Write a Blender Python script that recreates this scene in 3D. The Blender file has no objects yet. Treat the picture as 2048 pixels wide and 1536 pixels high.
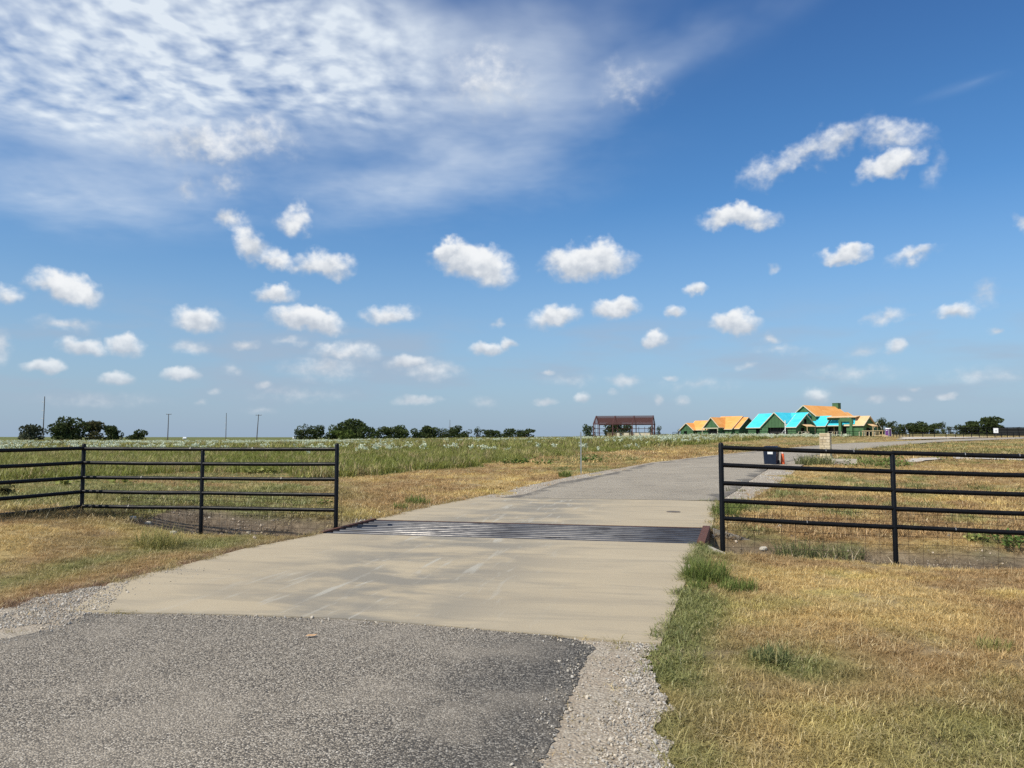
import bpy, math, random
import numpy as np
from mathutils import Vector, Matrix

R = math.radians
random.seed(7)
rng = np.random.default_rng(11)
scene = bpy.context.scene
COL = scene.collection

# ------------------------------------------------------------------ camera
F, CX, CY, EYE = 1540.0, 1024.0, 768.0, 875.0      # focal length and eye line, measured on the photograph
CAMZ = 1.6
PITCH = math.atan((EYE - CY) / F)
cam_d = bpy.data.cameras.new('camera')
cam = bpy.data.objects.new('camera', cam_d)
COL.objects.link(cam)
cam.location = (0, 0, CAMZ)
cam.rotation_euler = (R(90) + PITCH, 0, 0)
cam_d.sensor_width = 36
cam_d.lens = 36 * F / 2048
cam_d.clip_start = 0.05
cam_d.clip_end = 20000
scene.camera = cam

# ------------------------------------------------------------------ light
SUN_AZ, SUN_EL = 231, 49
scene.view_settings.view_transform = 'Standard'
scene.view_settings.look = 'None'
scene.view_settings.exposure = 0.15
scene.view_settings.gamma = 1.0
scene.view_settings.use_curve_mapping = False
scene.render.engine = 'CYCLES'
scene.cycles.max_bounces = 5
scene.cycles.diffuse_bounces = 3
scene.cycles.transparent_max_bounces = 6
scene.cycles.caustics_reflective = False
scene.cycles.caustics_refractive = False
scene.cycles.use_denoising = False

sun_d = bpy.data.lights.new('sun', 'SUN')
sun_d.energy = 4.0
sun_d.angle = R(0.55)
sun_d.color = (1.0, 0.925, 0.79)
sun = bpy.data.objects.new('sun', sun_d)
COL.objects.link(sun)
sv = Vector((math.sin(R(SUN_AZ)) * math.cos(R(SUN_EL)), math.cos(R(SUN_AZ)) * math.cos(R(SUN_EL)), math.sin(R(SUN_EL))))
sun.rotation_euler = sv.to_track_quat('Z', 'Y').to_euler()
sun.location = (-20, -20, 40)

# ------------------------------------------------------------------ node helpers
class NT:
    def __init__(s, tree):
        s.t = tree
        s.L = tree.links
    def n(s, typ, **kw):
        nd = s.t.nodes.new(typ)
        for k, v in kw.items():
            setattr(nd, k, v)
        return nd
    def put(s, sock, v):
        if v is None:
            return
        if isinstance(v, bpy.types.NodeSocket):
            s.L.new(v, sock)
        else:
            if sock.type == 'RGBA' and len(v) == 3:
                v = (*v, 1)
            sock.default_value = v
    def m(s, op, a, b=None, c=None, clamp=False):
        nd = s.n('ShaderNodeMath', operation=op, use_clamp=clamp)
        for i, v in enumerate((a, b, c)):
            s.put(nd.inputs[i], v)
        return nd.outputs[0]
    def vm(s, op, a, b=None, out=0):
        nd = s.n('ShaderNodeVectorMath', operation=op)
        s.put(nd.inputs[0], a)
        s.put(nd.inputs[1], b)
        return nd.outputs[out]
    def mix(s, f, a, b, typ='MIX'):
        nd = s.n('ShaderNodeMix', data_type='RGBA', blend_type=typ)
        s.put(nd.inputs[0], f)
        s.put(nd.inputs[6], a)
        s.put(nd.inputs[7], b)
        return nd.outputs[2]
    def mr(s, v, a, b, c=0.0, d=1.0, smooth=False):
        nd = s.n('ShaderNodeMapRange', interpolation_type='SMOOTHSTEP' if smooth else 'LINEAR')
        s.put(nd.inputs[0], v)
        for i, q in enumerate((a, b, c, d)):
            s.put(nd.inputs[i + 1], q)
        return nd.outputs[0]
    def noise(s, vec, scale, detail=4, rough=0.55, dist=0.0, out='Fac'):
        nd = s.n('ShaderNodeTexNoise')
        s.put(nd.inputs['Vector'], vec)
        s.put(nd.inputs['Scale'], scale)
        nd.inputs['Detail'].default_value = detail
        nd.inputs['Roughness'].default_value = rough
        nd.inputs['Distortion'].default_value = dist
        return nd.outputs[out]
    def voro(s, vec, scale, feature='F1', out='Distance', rnd=1.0):
        nd = s.n('ShaderNodeTexVoronoi', feature=feature)
        s.put(nd.inputs['Vector'], vec)
        s.put(nd.inputs['Scale'], scale)
        nd.inputs['Randomness'].default_value = rnd
        return nd.outputs[out]
    def ramp(s, f, stops):
        nd = s.n('ShaderNodeValToRGB')
        cr = nd.color_ramp
        while len(cr.elements) < len(stops):
            cr.elements.new(0.5)
        for e, (p, c) in zip(cr.elements, stops):
            e.position = p
            e.color = (*c, 1) if len(c) == 3 else c
        s.put(nd.inputs[0], f)
        return nd.outputs[0]

# ------------------------------------------------------------------ sky
def ray(px, py):
    u, v = (px - CX) / F, (CY - py) / F
    d = np.array([u, math.cos(PITCH) - v * math.sin(PITCH), math.sin(PITCH) + v * math.cos(PITCH)])
    return d / np.linalg.norm(d)

def azel(px, py):
    d = ray(px, py)
    return math.atan2(d[0], d[1]), math.asin(d[2])

# clouds seen from here: centre, half width, half height (photo pixels), strength, tilt
BIG = [
    (945, 527, 105, 56, 1.0, -12), (890, 508, 40, 38, .95, 0), (1180, 523, 112, 54, 1.0, 0), (1478, 434, 100, 36, .8, 0), (1690, 507, 66, 30, .85, 0),
    (1830, 511, 75, 27, .5, 8), (1393, 574, 38, 19, .65, 0), (1110, 632, 66, 35, .8, 6), (1230, 615, 60, 32, .9, 0), (1350, 626, 26, 22, .6, 0),
    (1472, 645, 60, 34, .95, 0), (1312, 676, 36, 23, .95, 0), (975, 698, 50, 21, .85, 0), (1018, 688, 22, 20, .7, 30), (780, 629, 78, 31, .65, 6),
    (615, 640, 92, 37, 1.05, -8), (397, 638, 68, 40, .8, 0), (552, 587, 56, 29, .75, 0), (640, 527, 88, 43, .75, 0), (585, 445, 44, 50, .62, -15),
    (500, 485, 44, 70, .70, 25), (548, 518, 62, 34, .62, -20), (130, 577, 98, 46, .95, -10), (15, 592, 45, 31, .55, 0), (165, 695, 70, 28, .75, 0), (248, 692, 48, 32, .95, 0),
    (88, 734, 60, 23, .85, 0), (236, 757, 46, 23, .85, 0), (362, 748, 52, 18, .85, 0), (690, 703, 90, 34, .6, 0), (820, 725, 62, 24, .7, 0),
    (1163, 797, 20, 20, .75, 0), (1635, 793, 42, 26, .6, 0), (1790, 692, 30, 25, .65, 0), (1910, 622, 64, 23, .65, 0),
    (1560, 330, 118, 46, .40, 18), (1680, 285, 110, 50, .42, 24), (1620, 312, 90, 40, .42, 22), (1790, 272, 108, 56, .44, -14), (1785, 328, 84, 40, .72, 14),
    (420, 285, 260, 70, .42, 4), (520, 270, 110, 60, .40, 0), (975, 165, 140, 110, .34, 0), (1250, 175, 110, 80, .24, 0),
]
SMALL = [
    (455, 442, 30, 24, .6), (1546, 536, 22, 18, .4), (1000, 648, 25, 12, .4), (135, 648, 90, 22, .45), (0, 690, 38, 55, .5), (380, 697, 50, 22, .45),
    (493, 692, 46, 16, .5), (580, 681, 44, 15, .38), (650, 738, 120, 34, .55), (860, 742, 90, 28, .5), (530, 770, 22, 12, .6), (430, 783, 20, 10, .45),
    (465, 742, 32, 18, .4), (835, 800, 64, 13, .7), (970, 803, 40, 18, .38), (400, 803, 20, 11, .5), (520, 822, 50, 12, .36), (1250, 763, 48, 17, .6),
    (1090, 805, 36, 11, .7), (1315, 800, 17, 15, .7), (1365, 803, 26, 13, .5), (1750, 800, 30, 11, .5), (1810, 797, 22, 11, .5), (1890, 792, 25, 11, .7),
    (1830, 777, 20, 8, .5), (1725, 700, 45, 19, .38), (1768, 638, 64, 20, .5), (1965, 587, 42, 35, .34), (1988, 662, 22, 12, .45), (1540, 680, 26, 16, .55),
    (1490, 737, 35, 12, .38), (2045, 452, 24, 30, .55), (450, 360, 55, 50, .34), (375, 372, 50, 46, .34), (1140, 760, 90, 22, .3), (1700, 745, 160, 28, .34), (1960, 750, 130, 30, .34),
    (1400, 770, 120, 20, .3), (600, 790, 160, 24, .3), (200, 800, 200, 26, .3), (1095, 745, 16, 9, .5), (1345, 755, 20, 9, .45), (1225, 785, 20, 9, .4),
    (1870, 350, 30, 60, .25), (1560, 700, 100, 16, .3),
]
SHEETS = [   # high thin cloud: centre, half width, half height, weight, tilt
    (300, 30, 760, 340, 1.15, 0), (700, 90, 520, 250, .75, 0), (1000, 190, 560, 210, .50, 20), (860, 380, 640, 130, .42, 8), (1330, 140, 520, 90, .34, 20),
    (80, 400, 520, 110, .42, 0), (120, 250, 560, 200, .5, 0), (1960, 160, 170, 22, .32, 8), (-500, 0, 700, 420, .9, 0), (350, -380, 1100, 360, .8, 0),
]

world = bpy.data.worlds.new('World')
scene.world = world
world.use_nodes = True

def build_world():
    g = NT(world.node_tree)
    bg = world.node_tree.nodes['Background']
    sky = g.n('ShaderNodeTexSky', sky_type='NISHITA')
    sky.sun_disc = False
    sky.sun_elevation = R(SUN_EL)
    sky.sun_rotation = R(SUN_AZ)
    STR = 0.12
    d = g.n('ShaderNodeTexCoord').outputs['Generated']
    sp = g.n('ShaderNodeSeparateXYZ')
    g.put(sp.inputs[0], d)
    x, y, z = sp.outputs
    az = g.m('ARCTAN2', x, y)
    el = g.m('ARCSINE', z)
    uvn = g.n('ShaderNodeCombineXYZ')
    g.put(uvn.inputs[0], az)
    g.put(uvn.inputs[1], el)
    uv = uvn.outputs[0]
    # a deeper blue than the bare Nishita sky, paling into haze at the horizon
    tint = g.ramp(g.mr(el, 0, R(40)), [(0.0, (.66, .90, 1.10)), (.28, (.47, .79, 1.04)), (.55, (.37, .70, 1.0)), (.8, (.31, .58, .92)), (1.0, (.26, .50, .83))])
    col = g.mix(1.0, sky.outputs[0], tint, 'MULTIPLY')
    hz = g.m('POWER', g.mr(el, R(-1), R(17), 1, 0), 1.25)
    haze = tuple(c / STR for c in (.315, .410, .545))
    col = g.mix(g.m('MULTIPLY', hz, .9), col, haze)

    # faint grey-lilac layers low over the horizon
    bands = g.noise(g.vm('MULTIPLY', d, (1, 1, 4.5)), 5.5, 4, .55)
    bw = g.m('MULTIPLY', g.m('MULTIPLY', g.mr(bands, .38, .70, smooth=True), g.mr(el, R(1), R(3.5), smooth=True)), g.mr(el, R(6), R(11), 1, 0, smooth=True))
    col = g.mix(g.m('MULTIPLY', bw, .6), col, tuple(c / STR for c in (.345, .415, .52)))

    # warped sky coordinates for the ragged cumulus outlines
    k = g.mr(el, 0, R(20), .22, 1.0)
    n1 = g.noise(d, 26, 3, .55, out='Color')
    n2 = g.noise(d, 70, 3, .55, out='Color')
    w1 = g.vm('SCALE', g.vm('SUBTRACT', n1, (.5, .5, .5)), None)
    g.put(w1.node.inputs['Scale'], g.m('MULTIPLY', k, .050))
    w2 = g.vm('SCALE', g.vm('SUBTRACT', n2, (.5, .5, .5)), None)
    g.put(w2.node.inputs['Scale'], g.m('MULTIPLY', k, .022))
    q = g.vm('ADD', uv, g.vm('ADD', w1, w2))

    def blob(vec, px, py, rx, ry, tilt=0):
        a0, e0 = azel(px, py)
        a1, _ = azel(px - rx, py)
        a2, _ = azel(px + rx, py)
        _, e1 = azel(px, py + ry)
        _, e2 = azel(px, py - ry)
        mp = g.n('ShaderNodeMapping', vector_type='TEXTURE')
        mp.inputs['Location'].default_value = (a0, e0, 0)
        mp.inputs['Rotation'].default_value = (0, 0, R(tilt))
        mp.inputs['Scale'].default_value = ((a2 - a1) / 2, (e2 - e1) / 2, 1)
        g.put(mp.inputs[0], vec)
        gr = g.n('ShaderNodeTexGradient', gradient_type='SPHERICAL')
        g.L.new(mp.outputs[0], gr.inputs[0])
        return mp.outputs[0], gr.outputs['Fac']

    D = T = None
    for px, py, rx, ry, s, tilt in BIG:
        v, f = blob(q, px, py + ry * .18, rx, ry * 1.1, tilt)
        yy = g.n('ShaderNodeSeparateXYZ')
        g.L.new(v, yy.inputs[0])
        y2 = g.m('MAXIMUM', yy.outputs[1], g.m('MULTIPLY', yy.outputs[1], -1.75))
        f = g.m('SUBTRACT', 1.0, g.m('SQRT', g.m('MULTIPLY_ADD', yy.outputs[0], yy.outputs[0], g.m('MULTIPLY', y2, y2))), clamp=True)
        f = g.m('MULTIPLY', f, s)
        t = g.m('MULTIPLY', f, g.m('MULTIPLY_ADD', yy.outputs[1], .75, .55))
        D = f if D is None else g.m('MAXIMUM', D, f)
        T = t if T is None else g.m('MAXIMUM', T, t)
    for px, py, rx, ry, s in SMALL:
        v, f = blob(q, px, py, rx, ry)
        f = g.m('MULTIPLY', f, s)
        D = g.m('MAXIMUM', D, f)
        T = g.m('MAXIMUM', T, g.m('MULTIPLY', f, .55))
    # the same kind of fair-weather cloud goes on all round, outside the view
    side = g.mr(g.m('ABSOLUTE', az), R(37), R(42), smooth=True)
    far = g.noise(g.vm('MULTIPLY', d, (1, 1, 2.4)), 9, 3, .5)
    belt = g.m('MULTIPLY', g.mr(el, R(2), R(8), smooth=True), g.mr(el, R(20), R(40), 1, .55))
    fo = g.m('MULTIPLY', g.m('MULTIPLY', g.mr(far, .56, .80), side), belt)
    D = g.m('MAXIMUM', D, fo)
    T = g.m('MAXIMUM', T, g.m('MULTIPLY', fo, .6))
    fine = g.noise(g.vm('MULTIPLY', d, (1, 1, 1.3)), 75, 4, .5)
    Dn = g.m('ADD', D, g.m('MULTIPLY', g.m('MULTIPLY', g.m('SUBTRACT', fine, .5), .42), g.mr(D, 0, .2)))
    lit = g.m('DIVIDE', T, g.m('MAXIMUM', D, .02))
    a_cu = g.m('MULTIPLY', g.mr(Dn, .03, g.mr(lit, .35, .95, .68, .42), smooth=True), g.mr(el, R(1), R(9), .55, .97))
    lit = g.m('ADD', lit, g.m('MULTIPLY', g.m('SUBTRACT', fine, .5), .6))
    lit = g.m('ADD', lit, g.m('MULTIPLY', g.m('SUBTRACT', g.noise(d, 40, 3), .5), .7))
    c_cu = g.mix(g.mr(lit, .25, 1.0, smooth=True), tuple(c / STR for c in (.475, .52, .585)), tuple(c / STR for c in (.83, .845, .855)))

    # high sheet: small rolled cells and streaks, on a level layer seen in perspective
    zz = g.m('ADD', g.m('MAXIMUM', z, 0.0), .10)
    pl = g.n('ShaderNodeCombineXYZ')
    g.put(pl.inputs[0], g.m('DIVIDE', x, zz))
    g.put(pl.inputs[1], g.m('DIVIDE', y, zz))
    P = pl.outputs[0]
    P = g.vm('ADD', P, g.vm('MULTIPLY', g.vm('SUBTRACT', g.noise(P, 2.2, 2, out='Color'), (.5, .5, .5)), (.13, .13, 0)))
    vor = g.n('ShaderNodeTexVoronoi', feature='SMOOTH_F1'); vor.inputs['Scale'].default_value = 15; vor.inputs['Smoothness'].default_value = .6
    g.put(vor.inputs['Vector'], g.vm('ADD', P, g.vm('MULTIPLY', g.vm('SUBTRACT', g.noise(P, 14, 2, out='Color'), (.5, .5, .5)), (.05, .05, 0))))
    cells = g.m('ADD', g.m('MULTIPLY', g.noise(P, 24, 2.5, .45), .55), g.m('MULTIPLY', g.m('SUBTRACT', .98, vor.outputs['Distance']), .40))
    cells2 = g.noise(g.vm('MULTIPLY', P, (.8, 1.2, 1)), 7.5, 4, .55)
    broad = g.noise(P, 1.7, 4, .55)
    streak = g.noise(g.vm('MULTIPLY', P, (1.0, 2.0, 1)), 3.0, 5, .6)
    S = None
    for px, py, rx, ry, s, tilt in SHEETS:
        a0, f = blob(uv, px, py, rx, ry, tilt)
        f = g.m('MULTIPLY', f, s)
        S = f if S is None else g.m('ADD', S, f)
    S = g.m('MAXIMUM', S, g.m('MULTIPLY', g.m('MULTIPLY', side, .45), g.mr(el, R(10), R(30))))
    S = g.m('MINIMUM', S, 1.0)
    cellw = g.m('MULTIPLY', g.mr(S, .4, .85), g.mr(az, R(-2), R(-16), .12, 1))
    dens = g.m('ADD', g.m('MULTIPLY', g.m('SUBTRACT', cells, .50), g.m('MULTIPLY', cellw, 2.6)), g.m('MULTIPLY', g.m('SUBTRACT', cells2, .5), .6))
    dens = g.m('ADD', dens, g.m('MULTIPLY', g.m('SUBTRACT', broad, .5), 1.7))
    dens = g.m('ADD', dens, g.m('MULTIPLY', g.m('SUBTRACT', streak, .5), .5))
    S2 = g.mr(g.m('ADD', S, g.m('MULTIPLY', g.m('MULTIPLY', g.m('SUBTRACT', g.noise(P, 1.1, 5, .62), .5), 1.1), g.mr(S, 0, .2))), .0, .95, smooth=True)
    a_hi = g.m('MULTIPLY', S2, g.m('ADD', g.m('MULTIPLY', dens, .85), .78), clamp=True)
    a_hi = g.m('MULTIPLY', g.mr(a_hi, .0, 1.0), .90)
    c_hi = g.mix(a_hi, tuple(c / STR for c in (.56, .65, .78)), tuple(c / STR for c in (.76, .82, .87)))
    col = g.mix(a_hi, col, c_hi)
    col = g.mix(a_cu, col, c_cu)
    g.L.new(col, bg.inputs[0])
    bg.inputs[1].default_value = STR
build_world()
world.cycles.sampling_method = 'MANUAL'
world.cycles.sample_map_resolution = 512

# ------------------------------------------------------------------ noise in numpy
def vnoise(x, y, seed=0):
    x = np.asarray(x, float); y = np.asarray(y, float)
    ix = np.floor(x).astype(np.int64); iy = np.floor(y).astype(np.int64)
    fx = x - ix; fy = y - iy
    fx = fx * fx * (3 - 2 * fx); fy = fy * fy * (3 - 2 * fy)
    def h(a, b):
        v = (a * 374761393 + b * 668265263 + seed * 144269504) & 0xffffffff
        v = ((v ^ (v >> 13)) * 1274126177) & 0xffffffff
        v = v ^ (v >> 16)
        return (v & 0xffffff) / float(0xffffff)
    return (h(ix, iy) * (1 - fx) + h(ix + 1, iy) * fx) * (1 - fy) + (h(ix, iy + 1) * (1 - fx) + h(ix + 1, iy + 1) * fx) * fy

def fbm(x, y, seed=0, oct=4):
    s = 0; a = .5; t = 0
    for i in range(oct):
        s = s + a * vnoise(x * 2 ** i, y * 2 ** i, seed + i * 17); t += a; a *= .5
    return s / t

def sstep(a, b, x):
    t = np.clip((np.asarray(x, float) - a) / (b - a), 0, 1)
    return t * t * (3 - 2 * t)

# ------------------------------------------------------------------ terrain height (smooth part)
DC, DD = np.array([0.1, 13.1]), np.array([0.975, -0.22])     # ditch line through the cattle guard
DNn = np.array([0.22, 0.975])
def ditch(x, y):
    s = (x - DC[0]) * DD[0] + (y - DC[1]) * DD[1]
    t = (x - DC[0]) * DNn[0] + (y - DC[1]) * DNn[1]
    mid = np.exp(-(s / 3.6) ** 4)
    wob = (fbm(s * .5 + 9, t * .5 + 3, 31, 3) - .5) * .8 * (1 - mid)
    wid = .62 + .35 * (1 - mid) + .12 * sstep(2.0, 3.5, s)
    prof = np.exp(-(np.abs((t + wob * .6) / wid)) ** 2.6)
    dep = np.where(s < 0, .42 * sstep(-9.5, -4.5, s), .54 + 0 * s)
    dep = dep * (1 - mid) + .75 * mid
    return -dep * prof * (1 - .75 * sstep(12, 22, s))

def H(x, y):
    x = np.asarray(x, float); y = np.asarray(y, float)
    b = x / np.maximum(y, 6.0)
    m = 0.0006 + 0.0040 * sstep(-.35, .05, b) + 0.0056 * sstep(.0, .30, b)
    yy = np.maximum(y - 20, 0)
    yy = 330 * (1 - np.exp(-yy / 330.0 * 1.0))
    yy = np.where(y > 20, (np.sqrt(np.maximum(y - 20, 0) ** 2 + 36) - 6), 0)
    yy = np.where(yy > 260, 260 + 90 * np.tanh((yy - 260) / 90), yy)
    z = m * yy
    z = z + .30 * sstep(4.6, 9.0, -x) * (1 - sstep(16, 30, y)) * sstep(3, 9, y)
    z = z - .10 * sstep(2.2, 6.0, x) * (1 - sstep(12, 20, y)) * sstep(7, 10.5, y)
    return z + ditch(x, y)

def G(px, py):
    """where the sight line through a photo pixel meets the ground"""
    d = ray(px, py); o = np.array([0, 0, CAMZ])
    t = np.geomspace(1.5, 1500, 1500)
    p = o + d * t[:, None]
    below = p[:, 2] < H(p[:, 0], p[:, 1])
    if not below.any():
        i = len(t) - 1
        return Vector((p[i, 0], p[i, 1], float(H(p[i, 0], p[i, 1]))))
    i = int(np.argmax(below))
    a, b2 = t[max(i - 1, 0)], t[i]
    for _ in range(30):
        c = (a + b2) / 2
        pc = o + d * c
        if pc[2] < H(pc[0], pc[1]): b2 = c
        else: a = c
    pc = o + d * b2
    return Vector((pc[0], pc[1], pc[2]))

def G0(px, py, z=0.0):
    d = ray(px, py); t = (z - CAMZ) / d[2]
    return Vector((d[0] * t, d[1] * t, z))

def AT(px, dist):
    """ground point on the bearing of a photo column, dist metres ahead"""
    x = (px - CX) / F * dist
    return Vector((x, dist, float(H(x, dist))))

def project(x, y, z):
    zc = z - CAMZ
    dep = y * math.cos(PITCH) + zc * math.sin(PITCH)
    up = -y * math.sin(PITCH) + zc * math.cos(PITCH)
    dep = np.maximum(dep, .1)
    return CX + F * x / dep, CY - F * up / dep

# ------------------------------------------------------------------ mesh helpers
class MB:
    def __init__(s):
        s.v = []; s.f = []
    def add(s, verts, faces):
        o = len(s.v)
        s.v += [tuple(map(float, q)) for q in verts]
        s.f += [tuple(i + o for i in f) for f in faces]
        return s
    def box(s, c, size, rz=0.0, taper=1.0):
        hx, hy, hz = size[0] / 2, size[1] / 2, size[2] / 2
        cs, sn = math.cos(rz), math.sin(rz)
        vs = []
        for k, t in ((-1, 1.0), (1, taper)):
            for i, j in ((-1, -1), (1, -1), (1, 1), (-1, 1)):
                a, b = i * hx * t, j * hy * t
                vs.append((c[0] + a * cs - b * sn, c[1] + a * sn + b * cs, c[2] + k * hz))
        return s.add(vs, [(3, 2, 1, 0), (4, 5, 6, 7), (0, 1, 5, 4), (1, 2, 6, 5), (2, 3, 7, 6), (3, 0, 4, 7)])
    def beam(s, a, b, w, h, up=(0, 0, 1)):
        a, b = Vector(a), Vector(b)
        d = (b - a).normalized()
        u = Vector(up)
        sd = d.cross(u)
        if sd.length < 1e-4:
            sd = d.cross(Vector((0, 1, 0)))
        sd.normalize()
        u = sd.cross(d).normalized()
        vs = []
        for p in (a, b):
            for i, j in ((-1, -1), (1, -1), (1, 1), (-1, 1)):
                vs.append(p + sd * (i * w / 2) + u * (j * h / 2))
        return s.add(vs, [(3, 2, 1, 0), (4, 5, 6, 7), (0, 1, 5, 4), (1, 2, 6, 5), (2, 3, 7, 6), (3, 0, 4, 7)])
    def tube(s, pts, rad, n=10, cap=True):
        pts = [Vector(p) for p in pts]
        if not isinstance(rad, (list, tuple)):
            rad = [rad] * len(pts)
        vs = []; fs = []
        ref = None
        for i, p in enumerate(pts):
            d = (pts[min(i + 1, len(pts) - 1)] - pts[max(i - 1, 0)]).normalized()
            if ref is None:
                ref = Vector((0, 0, 1)) if abs(d.z) < .9 else Vector((1, 0, 0))
            a = d.cross(ref).normalized(); b = a.cross(d).normalized()
            for k in range(n):
                t = 2 * math.pi * k / n
                vs.append(p + (a * math.cos(t) + b * math.sin(t)) * rad[i])
        for i in range(len(pts) - 1):
            for k in range(n):
                k2 = (k + 1) % n
                fs.append((i * n + k, i * n + k2, (i + 1) * n + k2, (i + 1) * n + k))
        if cap:
            fs.append(tuple(range(n))[::-1])
            fs.append(tuple((len(pts) - 1) * n + k for k in range(n)))
        return s.add(vs, fs)
    def prism(s, poly, z0, z1):
        n = len(poly)
        vs = [(p[0], p[1], z0) for p in poly] + [(p[0], p[1], z1) for p in poly]
        fs = [tuple(range(n))[::-1], tuple(range(n, 2 * n))] + [(i, (i + 1) % n, n + (i + 1) % n, n + i) for i in range(n)]
        return s.add(vs, fs)
    def slab(s, corners, th):
        """a flat polygon given a thickness along its own normal"""
        c = [Vector(p) for p in corners]
        nrm = (c[1] - c[0]).cross(c[2] - c[0]).normalized()
        n = len(c)
        vs = c + [p - nrm * th for p in c]
        fs = [tuple(range(n)), tuple(range(n, 2 * n))[::-1]] + [(i, n + i, n + (i + 1) % n, (i + 1) % n) for i in range(n)]
        return s.add(vs, fs)
    def mesh(s, name, mat=None, smooth=False, off=(0, 0, 0)):
        me = bpy.data.meshes.new(name)
        o = off
        me.from_pydata([(v[0] - o[0], v[1] - o[1], v[2] - o[2]) for v in s.v], [], s.f)
        if mat is not None:
            me.materials.append(mat)
        if smooth:
            me.shade_smooth()
            try:
                me.set_sharp_from_angle(angle=R(42))
            except Exception:
                pass
        me.update()
        return me

def link(o):
    COL.objects.link(o)
    return o

def tag(o, label=None, cat=None, group=None, kind=None):
    if label: o['label'] = label
    if cat: o['category'] = cat
    if group: o['group'] = group
    if kind: o['kind'] = kind
    return o

def thing(name, label, cat, loc=(0, 0, 0), rz=0.0, group=None):
    o = bpy.data.objects.new(name, None)
    o.empty_display_size = .2
    o.location = loc
    o.rotation_euler = (0, 0, rz)
    return tag(link(o), label, cat, group)

def root_of(o):
    while o.parent: o = o.parent
    return o

def part(name, mb, mat, parent, world=False, smooth=False, label=None):
    """one mesh part; world=True when the builder holds world coordinates"""
    off = root_of(parent).location if world else (0, 0, 0)
    me = mb.mesh(name, mat, smooth, off) if isinstance(mb, MB) else mb
    o = bpy.data.objects.new(name, me)
    o.parent = parent
    if label: o['label'] = label
    return link(o)

def solo(name, mb, mat, label=None, cat=None, group=None, kind=None, smooth=False, loc=(0, 0, 0), rz=0):
    me = mb.mesh(name, mat, smooth) if isinstance(mb, MB) else mb
    o = bpy.data.objects.new(name, me)
    o.location = loc
    o.rotation_euler = (0, 0, rz)
    return tag(link(o), label, cat, group, kind)

def copy_tree(o, parent=None):
    c = o.copy()
    link(c)
    c.parent = parent
    for ch in [k for k in o.children]:
        copy_tree(ch, c)
    return c

# ------------------------------------------------------------------ materials
def newmat(name):
    m = bpy.data.materials.new(name)
    m.use_nodes = True
    g = NT(m.node_tree)
    p = m.node_tree.nodes['Principled BSDF']
    return m, g, p

def objco(g):
    return g.n('ShaderNodeTexCoord').outputs['Object']

def plain(name, col, rough=.6, metal=0.0, var=.18, scale=6.0, bump=0.0, spec=.4, coat=0.0):
    m, g, p = newmat(name)
    c = objco(g)
    n = g.noise(c, scale, 5, .6)
    base = g.mix(g.mr(n, .3, .7), tuple(q * (1 - var) for q in col), tuple(min(q * (1 + var), 1) for q in col))
    g.put(p.inputs['Base Color'], base)
    g.put(p.inputs['Roughness'], g.mr(n, .3, .7, max(rough - .1, .02), min(rough + .1, 1)))
    p.inputs['Metallic'].default_value = metal
    p.inputs['Specular IOR Level'].default_value = spec
    p.inputs['Coat Weight'].default_value = coat
    if bump:
        b = g.n('ShaderNodeBump')
        b.inputs['Strength'].default_value = bump
        b.inputs['Distance'].default_value = .02
        g.put(b.inputs['Height'], g.noise(c, scale * 6, 5, .6))
        g.L.new(b.outputs[0], p.inputs['Normal'])
    return m

def blade_mat(name, trans=.35, lo=.65, hi=1.35, rough=.75):
    """grass and leaves: colour from the tuft's own tint and the blade's own variation"""
    m, g, p = newmat(name)
    at = g.n('ShaderNodeAttribute', attribute_type='INSTANCER', attribute_name='tint')
    bl = g.n('ShaderNodeAttribute', attribute_type='GEOMETRY', attribute_name='brnd')
    k = g.mr(bl.outputs['Fac'], 0, 1, lo, hi)
    kk = g.n('ShaderNodeCombineColor')
    for i in range(3): g.put(kk.inputs[i], k)
    c = g.mix(1.0, at.outputs['Color'], kk.outputs[0], 'MULTIPLY')
    df = g.n('ShaderNodeBsdfDiffuse'); tr = g.n('ShaderNodeBsdfTranslucent')
    g.L.new(c, df.inputs[0]); g.L.new(c, tr.inputs[0])
    gl = g.n('ShaderNodeBsdfGlossy'); gl.inputs['Roughness'].default_value = .45
    gl.inputs['Color'].default_value = (1, 1, 1, 1)
    ms = g.n('ShaderNodeMixShader'); ms.inputs[0].default_value = trans
    g.L.new(df.outputs[0], ms.inputs[1]); g.L.new(tr.outputs[0], ms.inputs[2])
    m2 = g.n('ShaderNodeMixShader'); m2.inputs[0].default_value = .02
    g.L.new(ms.outputs[0], m2.inputs[1]); g.L.new(gl.outputs[0], m2.inputs[2])
    out = m.node_tree.nodes['Material Output']
    g.L.new(m2.outputs[0], out.inputs[0])
    m.node_tree.nodes.remove(p)
    return m

def leaf_mat(name, cols, trans=.25):
    """leaves of one plant: each leaf takes its own shade from its attribute"""
    m, g, p = newmat(name)
    bl = g.n('ShaderNodeAttribute', attribute_type='GEOMETRY', attribute_name='brnd')
    st = [(i / (len(cols) - 1), c) for i, c in enumerate(cols)]
    c = g.ramp(bl.outputs['Fac'], st)
    df = g.n('ShaderNodeBsdfDiffuse'); tr = g.n('ShaderNodeBsdfTranslucent')
    g.L.new(c, df.inputs[0]); g.L.new(c, tr.inputs[0])
    ms = g.n('ShaderNodeMixShader'); ms.inputs[0].default_value = trans
    g.L.new(df.outputs[0], ms.inputs[1]); g.L.new(tr.outputs[0], ms.inputs[2])
    g.L.new(ms.outputs[0], m.node_tree.nodes['Material Output'].inputs[0])
    m.node_tree.nodes.remove(p)
    return m

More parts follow.
